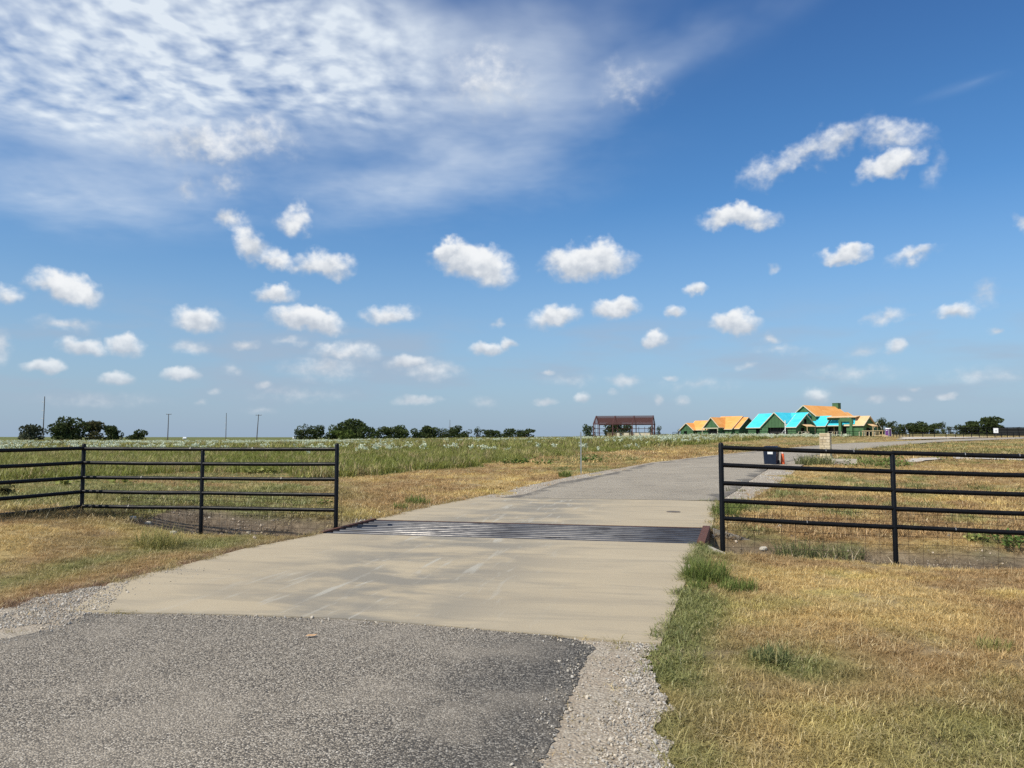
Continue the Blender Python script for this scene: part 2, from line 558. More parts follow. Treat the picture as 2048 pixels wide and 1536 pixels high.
M = {}
M['black'] = plain('black_enamel', (.004, .004, .005), .42, 0, .25, 9, .05, .22)
M['rust'] = plain('rusted_steel', (.13, .055, .035), .75, .2, .35, 14, .3)
M['wire'] = plain('rusty_wire', (.11, .075, .045), .7, .2, .3, 5)
M['zincwire'] = plain('galvanised_wire', (.36, .34, .30), .5, .5, .2, 5)
M['weld'] = plain('bare_weld', (.35, .34, .33), .5, .6, .3, 30)
M['steelpost'] = plain('galvanised_post', (.33, .36, .34), .55, .4, .15, 8)
M['redsteel'] = plain('red_oxide_steel', (.105, .045, .042), .7, .1, .2, 2)
M['lumber'] = plain('new_lumber', (.62, .47, .26), .8, 0, .15, 3)
M['lumber_white'] = plain('pale_lumber', (.66, .58, .42), .8, 0, .12, 3)
M['green'] = plain('green_sheathing', (.070, .155, .066), .7, 0, .16, .7)
M['seam'] = plain('dark_seam_backing', (.02, .04, .022), .8)
M['dark'] = plain('unlit_interior', (.03, .028, .026), .9)  # shade behind openings and panel gaps, painted as a near-black colour
M['wood_pole'] = plain('weathered_pole', (.10, .085, .075), .85, 0, .2, 2)
M['bark'] = plain('bark', (.085, .065, .048), .9, 0, .3, 3, .4)
M['navy'] = plain('navy_plastic', (.004, .011, .030), .45, 0, .12, 5)
M['tyre'] = plain('black_rubber', (.018, .018, .019), .75)
M['white'] = plain('white_paint', (.78, .79, .78), .5, 0, .04, 4)
M['ink'] = plain('grey_ink', (.10, .11, .13), .7)
M['orange_cone'] = plain('orange_plastic', (.78, .13, .035), .5, 0, .08, 10)
M['reflective'] = plain('reflective_band', (.8, .62, .56), .35)
M['purple'] = plain('purple_plastic', (.14, .045, .20), .5, 0, .08, 4)
M['palegrey'] = plain('pale_grey_plastic', (.55, .56, .55), .5)
M['limestone'] = plain('white_limestone', (.56, .51, .42), .85, 0, .2, 9, .6)
M['cyl'] = plain('iron_cover', (.16, .13, .10), .7, .3, .3, 20, .3)
M['orange_leaf'] = plain('orange_dry_leaf', (.60, .36, .18), .8, 0, .2, 40)
M['mortar'] = plain('pale_mortar', (.46, .42, .34), .9, 0, .12, 20, .3)
M['screen'] = plain('dark_windscreen_mesh', (.018, .020, .020), .9)

def roof_mat(name, a, b, panel=1.22):
    m, g, p = newmat(name)
    c = objco(g)
    n = g.noise(c, .8, 4, .6)
    v = g.n('ShaderNodeTexWhiteNoise', noise_dimensions='3D')
    fl = g.vm('FLOOR', g.vm('DIVIDE', c, (2.44, 2.44, 1.0)))
    g.put(v.inputs[0], fl)
    t = g.m('ADD', g.m('MULTIPLY', n, .6), g.m('MULTIPLY', v.outputs[0], .45))
    g.put(p.inputs['Base Color'], g.mix(g.mr(t, .2, .85), a, b))
    p.inputs['Roughness'].default_value = .7
    p.inputs['Specular IOR Level'].default_value = .25
    return m
M['osb'] = roof_mat('orange_roof_decking', (.74, .31, .075), (.88, .44, .14))
M['osb_edge'] = plain('pale_roof_edge', (.72, .62, .45), .8)
M['cyan'] = roof_mat('turquoise_underlayment', (.045, .52, .66), (.09, .66, .78))
M['tan_roof'] = roof_mat('tan_decking', (.68, .44, .22), (.80, .55, .31))
M['darkgreen_roof'] = roof_mat('dark_green_decking', (.05, .10, .055), (.07, .13, .07))

def stone_mat():
    m, g, p = newmat('cut_limestone')
    c = objco(g)
    oi = g.n('ShaderNodeObjectInfo').outputs['Random']
    base = g.ramp(oi, [(0, (.52, .41, .25)), (.35, (.64, .53, .35)), (.7, (.72, .61, .43)), (1, (.58, .50, .36))])
    n = g.noise(c, 14, 5, .65)
    g.put(p.inputs['Base Color'], g.mix(g.mr(n, .3, .75, 0, .5), base, (.34, .27, .18)))
    p.inputs['Roughness'].default_value = .9
    b = g.n('ShaderNodeBump'); b.inputs['Strength'].default_value = .6; b.inputs['Distance'].default_value = .02
    g.put(b.inputs['Height'], n); g.L.new(b.outputs[0], p.inputs['Normal'])
    return m
M['stone'] = stone_mat()

def ground_mat():
    m, g, p = newmat('ground_cover')
    at = g.n('ShaderNodeAttribute', attribute_type='GEOMETRY', attribute_name='gcol')
    c = objco(g)
    n1 = g.noise(c, 9, 6, .7)
    n2 = g.noise(c, 38, 4, .7)
    n3 = g.noise(c, 1.2, 5, .65)
    k = g.m('MULTIPLY', g.mr(n1, .25, .75, .6, 1.4), g.m('MULTIPLY', g.mr(n2, .25, .75, .65, 1.35), g.mr(n3, .25, .75, .8, 1.2)))
    kk = g.n('ShaderNodeCombineColor')
    for i in range(3): g.put(kk.inputs[i], k)
    g.put(p.inputs['Base Color'], g.mix(1.0, at.outputs['Color'], kk.outputs[0], 'MULTIPLY'))
    p.inputs['Roughness'].default_value = .95
    p.inputs['Specular IOR Level'].default_value = .1
    b = g.n('ShaderNodeBump'); b.inputs['Strength'].default_value = .9; b.inputs['Distance'].default_value = .04
    g.put(b.inputs['Height'], g.m('ADD', n1, g.m('MULTIPLY', n2, .6)))
    g.L.new(b.outputs[0], p.inputs['Normal'])
    return m
M['ground'] = ground_mat()

def concrete_mat():
    m, g, p = newmat('stained_concrete')
    c = objco(g)
    rot = g.n('ShaderNodeMapping'); rot.inputs['Rotation'].default_value = (0, 0, R(12))
    g.put(rot.inputs[0], c)
    rc = rot.outputs[0]
    base = g.mix(g.noise(c, .55, 5, .6), (.40, .325, .215), (.53, .45, .315))
    # wide traffic-worn grey bands along the lane, mottled
    sx = g.n('ShaderNodeSeparateXYZ'); g.put(sx.inputs[0], rc)
    lane = g.m('SUBTRACT', 1.0, g.mr(g.m('ABSOLUTE', g.m('ADD', sx.outputs[0], 3.2)), .3, 2.4, smooth=True))
    st = g.noise(g.vm('MULTIPLY', rc, (.75, 1.25, 1)), 1.1, 5, .6, .4)
    base = g.mix(g.m('MULTIPLY', g.mr(st, .36, .60, smooth=True), g.m('MULTIPLY_ADD', lane, .85, .10)), base, (.245, .225, .185))
    # broom-wide smears across the lane, and pale scuffs along it
    sm = g.noise(g.vm('MULTIPLY', rc, (.45, 3.2, 1)), 1.3, 5, .6, .3)
    base = g.mix(g.m('MULTIPLY', g.mr(sm, .50, .66, smooth=True), .36), base, (.26, .23, .18))
    sc = g.noise(g.vm('MULTIPLY', rc, (4.5, .5, 1)), 1.6, 4, .55, .6)
    base = g.mix(g.m('MULTIPLY', g.mr(sc, .58, .68), g.m('MULTIPLY', lane, .6)), base, (.50, .48, .41))
    fine = g.noise(c, 55, 5, .7)
    base = g.mix(g.mr(fine, .3, .7, 0, .22), base, (.27, .22, .16))
    sp = g.voro(c, 7.5, 'F1', 'Distance')
    base = g.mix(g.mr(sp, .0, .055, .55, 0), base, (.09, .07, .05))
    g.put(p.inputs['Base Color'], base)
    p.inputs['Roughness'].default_value = .9
    p.inputs['Specular IOR Level'].default_value = .2
    b = g.n('ShaderNodeBump'); b.inputs['Strength'].default_value = .35; b.inputs['Distance'].default_value = .01
    g.put(b.inputs['Height'], g.m('ADD', fine, g.m('MULTIPLY', g.noise(g.vm('MULTIPLY', rc, (1, 9, 1)), 6, 3), .6)))
    g.L.new(b.outputs[0], p.inputs['Normal'])
    return m
M['concrete'] = concrete_mat()
M['concrete_pale'] = plain('pale_concrete', (.50, .45, .37), .9, 0, .14, 5, .3)
M['concrete_grey'] = plain('weathered_concrete', (.27, .245, .205), .9, 0, .25, 4, .4)

def chipseal_mat(name, far=False):
    """tar road with pale stone chips rolled in; darker where the tar bleeds through"""
    m, g, p = newmat(name)
    c = objco(g)
    v = g.n('ShaderNodeTexVoronoi', feature='F1'); v.inputs['Scale'].default_value = 92
    g.put(v.inputs['Vector'], g.vm('ADD', c, g.vm('SCALE', g.noise(c, 30, 2, out='Color'), None)))
    v.inputs['Vector'].links[0].from_node.inputs[1].links[0].from_node.inputs['Scale'].default_value = .012
    rnd = g.n('ShaderNodeSeparateColor'); g.L.new(v.outputs['Color'], rnd.inputs[0])
    chip = g.ramp(rnd.outputs[0], [(0, (.10, .086, .068)), (.25, (.22, .188, .145)), (.55, (.40, .342, .262)), (.85, (.54, .47, .37)), (1, (.72, .65, .54))])
    gap = g.mr(v.outputs['Distance'], .40, .72)
    tar = (.075, .067, .058)
    base = g.mix(gap, chip, tar)
    wear = g.noise(c, .33, 5, .62)
    if not far:
        # tar bleeds through towards the right edge of the lane
        sx = g.n('ShaderNodeSeparateXYZ'); g.put(sx.inputs[0], c)
        lat = g.m('SUBTRACT', sx.outputs[0], g.m('MULTIPLY', sx.outputs[1], .215))
        right = g.mr(g.m('ADD', lat, g.m('MULTIPLY', g.m('SUBTRACT', g.noise(c, 1.3, 5, .65), .5), 1.1)), -2.05, -.75, smooth=True)
        left = g.mr(g.m('ADD', lat, g.m('MULTIPLY', g.m('SUBTRACT', g.noise(c, 1.1, 4, .6), .5), .8)), -5.0, -5.35, smooth=True)
        dk = g.m('MAXIMUM', g.m('MULTIPLY', right, .80), g.m('MULTIPLY', left, .45))
        dk = g.m('MAXIMUM', dk, g.m('MULTIPLY', g.mr(wear, .52, .66, smooth=True), .25))
        base = g.mix(dk, base, g.mix(g.mr(rnd.outputs[0], .55, 1), (.040, .038, .036), (.27, .25, .215)))
        dust = g.m('MULTIPLY', g.mr(g.noise(c, .8, 4, .6), .45, .62, smooth=True), .34)
        base = g.mix(dust, base, (.40, .345, .27))
    else:
        far_c = g.mix(g.mr(wear, .3, .7), (.36, .31, .235), (.47, .41, .315))
        base = g.mix(.72, base, far_c)
        cr = g.noise(g.vm('MULTIPLY', c, (.6, 1.6, 1)), 1.4, 5, .65)
        base = g.mix(g.m('MULTIPLY', g.mr(cr, .56, .68, smooth=True), .55), base, (.075, .072, .070))
        at = g.n('ShaderNodeAttribute', attribute_type='GEOMETRY', attribute_name='across')
        ed = g.m('ADD', g.mr(g.m('ABSOLUTE', g.m('SUBTRACT', at.outputs['Fac'], .5)), .30, .5, smooth=True), g.m('MULTIPLY', g.m('SUBTRACT', g.noise(g.vm('MULTIPLY', c, (1.3, .5, 1)), .9, 4, .65), .5), 2.4))
        base = g.mix(g.m('MULTIPLY', g.mr(ed, .62, 1.15, smooth=True), .7), base, (.075, .070, .065))
        tan = g.noise(c, .55, 4, .6)
        base = g.mix(g.m('MULTIPLY', g.mr(tan, .5, .66, smooth=True), .4), base, (.30, .26, .20))
    g.put(p.inputs['Base Color'], base)
    p.inputs['Roughness'].default_value = .85
    p.inputs['Specular IOR Level'].default_value = .25
    b = g.n('ShaderNodeBump'); b.inputs['Strength'].default_value = .9; b.inputs['Distance'].default_value = .008
    g.put(b.inputs['Height'], g.m('MULTIPLY_ADD', v.outputs['Distance'], -1.0, g.m('MULTIPLY', rnd.outputs[1], .5)))
    g.L.new(b.outputs[0], p.inputs['Normal'])
    return m
M['chipseal'] = chipseal_mat('chip_seal')
M['chipseal_far'] = chipseal_mat('worn_chip_seal', True)

def gravelbed_mat(name, a, b, scale=55):
    m, g, p = newmat(name)
    c = objco(g)
    v = g.n('ShaderNodeTexVoronoi', feature='F1'); v.inputs['Scale'].default_value = scale
    g.put(v.inputs['Vector'], c)
    rnd = g.n('ShaderNodeSeparateColor'); g.L.new(v.outputs['Color'], rnd.inputs[0])
    base = g.mix(rnd.outputs[0], a, b)
    base = g.mix(g.mr(v.outputs['Distance'], .35, .65, 0, .6), base, (.17, .13, .09))
    base = g.mix(g.m('MULTIPLY', g.mr(g.noise(c, 1.6, 4, .6), .4, .65), .6), base, (.34, .26, .18))
    g.put(p.inputs['Base Color'], base)
    p.inputs['Roughness'].default_value = .95
    bb = g.n('ShaderNodeBump'); bb.inputs['Strength'].default_value = .8; bb.inputs['Distance'].default_value = .01
    g.put(bb.inputs['Height'], g.m('MULTIPLY', v.outputs['Distance'], -1.0))
    g.L.new(bb.outputs[0], p.inputs['Normal'])
    return m
M['gravelbed'] = gravelbed_mat('gravel_bed', (.36, .31, .235), (.54, .48, .38))
M['gravel_white'] = gravelbed_mat('white_caliche', (.70, .65, .55), (.82, .77, .68), 12)

def guard_mat():
    """steel pipe: rusty grey, worn bright where wheels roll over it"""
    m, g, p = newmat('worn_guard_pipe')
    c = objco(g)
    n = g.noise(g.vm('MULTIPLY', c, (.35, 1, 1)), 5, 5, .65)
    sx = g.n('ShaderNodeSeparateXYZ'); g.put(sx.inputs[0], c)
    worn = None
    for x0 in (-1.3, 1.1):
        k = g.m('SUBTRACT', 1.0, g.mr(g.m('ABSOLUTE', g.m('SUBTRACT', sx.outputs[0], x0)), .3, 1.5, smooth=True))
        worn = k if worn is None else g.m('MAXIMUM', worn, k)
    worn = g.m('MULTIPLY', worn, g.mr(n, .35, .6))
    g.put(p.inputs['Base Color'], g.mix(worn, g.mix(g.mr(n, .35, .65), (.030, .028, .030), (.060, .066, .082)), (.20, .19, .18)))
    g.put(p.inputs['Metallic'], g.m('MULTIPLY_ADD', worn, .3, .35))
    g.put(p.inputs['Roughness'], g.m('MULTIPLY_ADD', worn, -.10, .46))
    return m
M['guard'] = guard_mat()

# ------------------------------------------------------------------ roads and edges, traced on the ground
def P2(px, py): 
    q = G0(px, py)
    return (q.x, q.y)

FRONT = [P2(*p) for p in ((150, 1222), (188, 1227), (350, 1230), (513, 1234), (700, 1241), (900, 1256), (1100, 1273), (1272, 1288), (1322, 1290))]
SLAB_A = FRONT + [P2(1366, 1180), P2(1399, 1090)] + [P2(642, 1068.5)] + [P2(*p) for p in ((600, 1078), (498, 1097), (381, 1129), (293, 1150), (217, 1170))]
SLAB_B = [P2(749, 1041), P2(1411, 1057), P2(1424, 1056), P2(1430, 1030), P2(1437, 1004), P2(1300, 1000.5), P2(1100, 997.5), P2(948, 996.5), P2(870, 1012), P2(800, 1027)]
# near asphalt
A_RIGHT = [P2(*p) for p in ((1150, 1281), (1190, 1296), (1168, 1330), (1152, 1372), (1128, 1430), (1106, 1480), (1085, 1536))] + [(-.05, 2.6), (-.45, .5), (-1.3, -3), (-4.0, -14)]
A_LEFT = [P2(*p) for p in ((175, 1230), (130, 1250), (88, 1263), (40, 1274), (0, 1284))] + [(-4.45, 4.6), (-5.0, 2.0), (-6.2, -3), (-8.8, -14)]
# far road edges (photo pixels)
FL = [(1000, 996.8), (1050, 990), (1122, 965), (1204, 951), (1254, 940), (1298, 929), (1400, 917), (1517, 903.5), (1600, 895.5), (1662, 890), (1727, 886), (1823, 882), (1890, 879), (1996, 875.5), (2048, 874)]
FR = [(1437, 1003), (1470, 985), (1500, 962), (1530, 942), (1576, 925), (1620, 914), (1668, 906), (1721, 900), (1756, 896), (1800, 892), (1827, 889), (1860, 885.5), (1935, 882), (1980, 880.3), (2048, 877.8)]
FLg = [G(*p) for p in FL]
FRg = [G(*p) for p in FR]

def resample(pl, n):
    p = np.array([[q[0], q[1]] for q in pl])
    s = np.r_[0, np.cumsum(np.hypot(*np.diff(p, axis=0).T))]
    t = np.linspace(0, 1, n) ** 1.5 * s[-1]
    return np.c_[np.interp(t, s, p[:, 0]), np.interp(t, s, p[:, 1])]

ROADL, ROADR = resample(FLg, 60), resample(FRg, 60)
ROAD_POLY = np.r_[ROADL, ROADR[::-1]]

def inpoly(x, y, poly):
    poly = np.asarray(poly, float)
    r = np.zeros(np.shape(x), bool)
    j = len(poly) - 1
    for i in range(len(poly)):
        xi, yi = poly[i]; xj, yj = poly[j]
        c = ((yi > y) != (yj > y)) & (x < (xj - xi) * (y - yi) / (yj - yi + 1e-12) + xi)
        r ^= c
        j = i
    return r

def pdist(x, y, poly, closed=True):
    poly = np.asarray(poly, float)
    d = np.full(np.shape(x), 1e9)
    n = len(poly)
    for i in range(n if closed else n - 1):
        a = poly[i]; b = poly[(i + 1) % n]
        ab = b - a
        t = np.clip(((x - a[0]) * ab[0] + (y - a[1]) * ab[1]) / (ab @ ab + 1e-12), 0, 1)
        d = np.minimum(d, np.hypot(x - a[0] - t * ab[0], y - a[1] - t * ab[1]))
    return d

def rough_line(pl, step, amp, seed):
    """add small ragged steps to a traced edge"""
    out = []
    rr = random.Random(seed)
    for a, b in zip(pl[:-1], pl[1:]):
        L = math.hypot(b[0] - a[0], b[1] - a[1])
        n = max(1, int(L / step))
        for k in range(n):
            t = k / n
            nx, ny = -(b[1] - a[1]) / (L + 1e-9), (b[0] - a[0]) / (L + 1e-9)
            j = rr.gauss(0, amp) if k or out else 0
            out.append((a[0] + (b[0] - a[0]) * t + nx * j, a[1] + (b[1] - a[1]) * t + ny * j))
    out.append(pl[-1])
    return out

A_R = rough_line(A_RIGHT, .028, .011, 3)
A_L = rough_line(A_LEFT, .07, .02, 4)
front_mid = [q for q in FRONT if A_LEFT[0][0] + .05 < q[0] < A_RIGHT[0][0] - .05]
ASPHALT = [A_LEFT[0]] + front_mid + A_R + A_L[::-1][:-1]
# gravel beside the near asphalt: inner edge tucks under the asphalt
GR_OUT = [P2(*p) for p in ((1330, 1286), (1318, 1296), (1292, 1330), (1318, 1365), (1335, 1410), (1312, 1460), (1338, 1500), (1325, 1536))] + [(.75, 2.6), (.45, .5), (-.5, -3), (-3.0, -14)]
GRAVEL_R = [P2(1100, 1276), P2(1272, 1288.4)] + rough_line(GR_OUT, .07, .03, 5) + [(-5.0, -14), (-2.2, -3), (-1.2, .5), (-.7, 2.6), P2(1000, 1500), P2(1060, 1380)]
GL_OUT = [P2(*p) for p in ((225, 1172), (164, 1179), (100, 1192), (50, 1204), (0, 1222))] + [(-5.9, 6.2), (-6.1, 4.6), (-6.6, 2), (-7.6, -3), (-10.2, -14)]
GRAVEL_L = [P2(260, 1165), P2(235, 1200), P2(215, 1224), P2(250, 1262)] + [(-3.4, 5.2), (-4.0, 2.0), (-5.2, -3), (-7.8, -14)] + rough_line(GL_OUT, .08, .03, 6)[::-1]
# gravel along the far road
GFL = [G(*p) for p in ((940, 997.5), (1000, 986), (1050, 973), (1160, 950), (1226, 940.5), (1298, 927), (1400, 915), (1517, 902), (1600, 894.3), (1662, 889), (1727, 885.2))]
GFR = [G(*p) for p in ((1445, 1006), (1500, 1000), (1540, 978), (1575, 955), (1600, 935), (1625, 921), (1660, 911), (1690, 906))]

TRACK = [ASPHALT, SLAB_A, SLAB_B, ROAD_POLY]
GRAV = [GRAVEL_R, GRAVEL_L, np.r_[ROADL[:35], [[q.x, q.y] for q in GFL[::-1]]], np.r_[ROADR[:30], [[q.x, q.y] for q in GFR[::-1]]]]
GUARD = [P2(642, 1068.5), P2(1399, 1090), P2(1411, 1057), P2(749, 1041)]
DRIVE = [G(*p) for p in ((1790, 880.5), (1840, 879.4), (1900, 878.2), (1950, 876.6), (1990, 875.2), (1940, 874.9), (1880, 874.9), (1830, 875.0), (1796, 875.2), (1808, 877.4))]
SAND = [[G(*p) for p in ((1806, 920), (1840, 917), (1880, 916.5), (1892, 919), (1850, 922), (1838, 926), (1812, 925))],
        [G(*p) for p in ((1905, 915), (1960, 914.5), (2060, 917), (2100, 921), (2040, 922), (1960, 919), (1910, 919))]]

# ------------------------------------------------------------------ what covers the ground where
YB = ([-400, 0, 200, 400, 690, 780, 900, 1000, 1150, 1300, 1450, 1560, 1600], [1000, 972, 955, 943, 953, 947, 938, 925, 911, 897, 884, 875, 868])
STRAW, BROWN, YELLOW, GREEN, SOIL = (np.array(c) for c in ((.62, .455, .195), (.45, .30, .14), (.70, .54, .20), (.21, .215, .078), (.30, .23, .15)))

def cover(x, y):
    """(is tall-weed field, is on a hard surface, is gravel, distance to the near lane edge)"""
    x = np.asarray(x, float); y = np.asarray(y, float)
    z = H(x, y)
    px, py = project(x, y, z)
    rag = (fbm(x * .25, y * .25, 5, 3) - .5) * 26 * np.clip(30 / np.maximum(y, 8), .1, 1.5)
    field = (y > 14) & (py + rag < np.interp(px, *YB)) & (px < 1600)
    field |= (y > 14) & (px < -400)
    hard = np.zeros(x.shape, bool)
    for p in TRACK + [GUARD, [(q.x, q.y) for q in DRIVE]]:
        hard |= inpoly(x, y, p)
    grav = np.zeros(x.shape, bool)
    for p in GRAV:
        grav |= inpoly(x, y, p)
    for p in SAND:
        grav |= inpoly(x, y, [(q.x, q.y) for q in p])
    return field, hard, grav & ~hard

NEAR_L = np.array([P2(*p) for p in ((-300, 1290), (0, 1222), (100, 1192), (217, 1168), (293, 1150), (381, 1129), (498, 1097), (600, 1078), (640, 1068))])
NEAR_R = np.array(GR_OUT[::-1] + [P2(1366, 1180), P2(1399, 1090)])
def tint(x, y, field=None):
    x = np.asarray(x, float); y = np.asarray(y, float)
    if field is None:
        field = cover(x, y)[0]
    n1 = fbm(x * .55 + 3, y * .55, 1, 4)
    n2 = fbm(x * 1.6, y * 1.6 + 8, 2, 3)
    n3 = fbm(x * .16 + 4, y * .16, 3, 3)
    n4 = fbm(x * .9 + 1.7, y * .9 + 4, 6, 3)
    w = sstep(.32, .56, n1)[:, None]
    c = STRAW * (1 - w) + BROWN * w
    yw = (sstep(.55, .70, n2 * .6 + n4 * .4) * .8)[:, None]
    c = c * (1 - yw) + YELLOW * yw
    # greener beside the near lane, in the ditch, and in patches
    dr = pdist(x, y, NEAR_R, closed=False)
    gr = np.exp(-(dr / .52) ** 2) * (x > 0) * sstep(2, 4.5, y) * (.45 + .7 * sstep(.35, .6, n4))
    gr = np.maximum(gr, .75 * np.exp(-((x - 2.6) / 1.2) ** 2 - ((y - 3.7) / 1.3) ** 2))
    gr = np.maximum(gr, .85 * np.exp(-((x - 2.0) / .55) ** 2 - ((y - 5.6) / .7) ** 2))
    gr = np.maximum(gr, .8 * np.exp(-((x - 6.8) / 2.6) ** 2 - ((y - 11.0) / .55) ** 2))
    gr = np.maximum(gr, .8 * np.exp(-(np.abs(x + 4.6) / 1.6) ** 2 - ((y - 11.6 - .12 * (x + 5)) / .9) ** 2))
    gr = np.maximum(gr, .5 * np.exp(-((x + 6.4) / 1.4) ** 2 - ((y - 13.4) / 1.0) ** 2))
    dl = pdist(x, y, NEAR_L, closed=False)
    lf = (x < 0) & (y < 14.5)
    gr = np.maximum(gr, np.where(lf, .8 * np.exp(-((dl - 1.15 - .5 * (n4 - .5)) / .42) ** 2), 0))
    patch = sstep(.50, .66, n3 * .5 + n2 * .5)
    gr = np.maximum(gr, patch * np.where((x > 2) & (y > 12), .8, .35))
    gr = np.maximum(gr, np.where((x > 20) & (y > 50), .55 * sstep(.35, .6, n3), 0))
    left_far = (y > 14.6) & (x / np.maximum(y, 1) < -.10)
    gr = np.maximum(gr, np.where(left_far, .85 * sstep(.34, .56, n3 * .5 + n4 * .5) * sstep(-.12, -.3, x / np.maximum(y, 1)) , 0))
    gr = np.clip(gr * (.55 + .9 * n2), 0, 1)[:, None]
    c = c * (1 - gr) + (GREEN * 1.25) * gr
    so = (np.exp(-(dl / .22) ** 2) * lf)[:, None]
    c = c * (1 - so) + np.array([.30, .20, .13]) * so
    # the tall-weed field
    fc = np.array([.165, .195, .062]) * (1 - sstep(.4, .7, n3)[:, None]) + np.array([.24, .24, .085]) * sstep(.4, .7, n3)[:, None]
    c = np.where(field[:, None], fc, c)
    # bare grey-brown dirt in the ditch
    t = (x - DC[0]) * DNn[0] + (y - DC[1]) * DNn[1]
    s = (x - DC[0]) * DD[0] + (y - DC[1]) * DD[1]
    di = (np.exp(-((t - .12) / 1.15) ** 6) * (s > 2.6) * (s < 14) + np.exp(-((t - .3) / 1.15) ** 6) * (s < -2.6) * (s > -7.4)) * sstep(.2, .45, n2 + .18)
    di = np.clip(di, 0, 1)[:, None]
    c = c * (1 - di) + np.array([.205, .160, .115]) * di
    return np.clip(c, 0, 1)

def ground_z(x, y, hard, grav):
    """height of the finished ground sheet: the smooth form, plus lumps off the lanes"""
    z = H(x, y)
    d = np.full(x.shape, 9.0)
    near = (np.abs(x) < 14) & (y < 24)
    for p in TRACK + [GUARD]:
        d[near] = np.minimum(d[near], np.where(inpoly(x[near], y[near], p), 0, pdist(x[near], y[near], p)))
    rough = sstep(.05, .7, d)
    z = z + rough * (y < 60) * ((fbm(x * .9, y * .9, 8, 3) - .5) * .10 + (fbm(x * 3.5, y * 3.5, 9, 2) - .5) * .035)
    return z - .05 * hard * (y < 40) - .12 * hard * (y >= 40) - .012 * (grav & (y < 20))

# ------------------------------------------------------------------ ground sheet
def build_ground():
    def grow(a, step, ratio, lim):
        out = []; s = step; p = a
        while abs(p) < lim:
            s *= ratio
            p = p + s
            out.append(p)
        return out
    xs = np.arange(-11, 10.01, .13)
    xs = np.r_[[-q for q in grow(11, .13, 1.14, 3600)][::-1], xs, grow(10, .13, 1.14, 3600)]
    ys = np.arange(2.4, 21, .12)
    ys = np.r_[[2.4 - q for q in grow(0, .13, 1.25, 60)][::-1], ys, grow(21, .12, 1.09, 4500)]
    X, Y = np.meshgrid(xs, ys)
    x, y = X.ravel(), Y.ravel()
    field, hard, grav = cover(x, y)
    z = ground_z(x, y, hard, grav)
    # low far rise on the skyline
    z = z + 3.0 * sstep(900, 1900, y) * (x / np.maximum(y, 1) < 0) * (.6 + .4 * np.sin(x / 310.0))
    nx, ny = len(xs), len(ys)
    idx = np.arange(nx * ny).reshape(ny, nx)
    fc = np.stack([idx[:-1, :-1], idx[:-1, 1:], idx[1:, 1:], idx[1:, :-1]], -1).reshape(-1, 4)
    me = bpy.data.meshes.new('ground')
    me.from_pydata(np.c_[x, y, z].tolist(), [], fc.tolist())
    me.shade_smooth()
    c = tint(x, y, field) * .72
    nn = fbm(x * 2.2, y * 2.2, 14, 3)
    bare = (sstep(.56, .70, nn) * (~field) * (y < 40))[:, None]
    c = c * (1 - bare * .5) + SOIL * bare * .5
    at = me.attributes.new('gcol', 'FLOAT_COLOR', 'POINT')
    at.data.foreach_set('color', np.c_[c, np.ones(len(c))].astype(np.float32).ravel())
    me.materials.append(M['ground'])
    o = bpy.data.objects.new('ground', me)
    tag(link(o), kind='structure')
build_ground()

def sheet(name, poly, z, mat):
    mb = MB()
    mb.add([(p[0], p[1], z) for p in poly], [tuple(range(len(poly)))])
    me = mb.mesh(name, mat)
    if me.polygons[0].normal.z < 0:
        me.flip_normals()
    o = bpy.data.objects.new(name, me)
    return tag(link(o), kind='structure')

def strip(name, L, Rr, lift, mat):
    mb = MB()
    n = len(L)
    cols = 6
    vs = []
    for a, b in zip(L, Rr):
        for k in range(cols + 1):
            t = k / cols
            x, y = a[0] + (b[0] - a[0]) * t, a[1] + (b[1] - a[1]) * t
            vs.append((x, y, float(H(x, y)) + (lift if y < 35 else lift + .03)))
    fs = []
    for i in range(n - 1):
        for k in range(cols):
            q = i * (cols + 1) + k
            fs.append((q, q + 1, q + cols + 2, q + cols + 1))
    mb.add(vs, fs)
    me = mb.mesh(name, mat, True)
    if me.polygons[0].normal.z < 0: me.flip_normals()
    at = me.attributes.new('across', 'FLOAT', 'POINT')
    at.data.foreach_set('value', np.tile(np.linspace(0, 1, cols + 1), n).astype(np.float32))
    o = bpy.data.objects.new(name, me)
    return tag(link(o), kind='structure')

sheet('gravel_shoulder', GRAVEL_R, .004, M['gravelbed'])
sheet('gravel_shoulder', GRAVEL_L, .004, M['gravelbed'])
sheet('asphalt_road', ASPHALT, .009, M['chipseal'])
def slab(name, poly, z1, z0):
    mb = MB().prism(poly, z0, z1)
    me = mb.mesh(name, M['concrete'])
    o = bpy.data.objects.new(name, me)
    tag(link(o), kind='structure')
def ccw(p):
    a = sum(p[i][0] * p[(i + 1) % len(p)][1] - p[(i + 1) % len(p)][0] * p[i][1] for i in range(len(p)))
    return p if a > 0 else p[::-1]
slab('concrete_apron', ccw(SLAB_A), .018, -.75)
slab('concrete_apron', ccw(SLAB_B), .018, -.75)
strip('asphalt_road', ROADL, ROADR, .022, M['chipseal_far'])
def strip_between(name, A, B, lift, mat, n=40):
    strip(name, resample(A, n), resample(B, n), lift, mat)
strip_between('gravel_shoulder', FLg[:11], GFL, .012, M['gravelbed'])
strip_between('gravel_shoulder', FRg[:8], GFR, .012, M['gravelbed'])

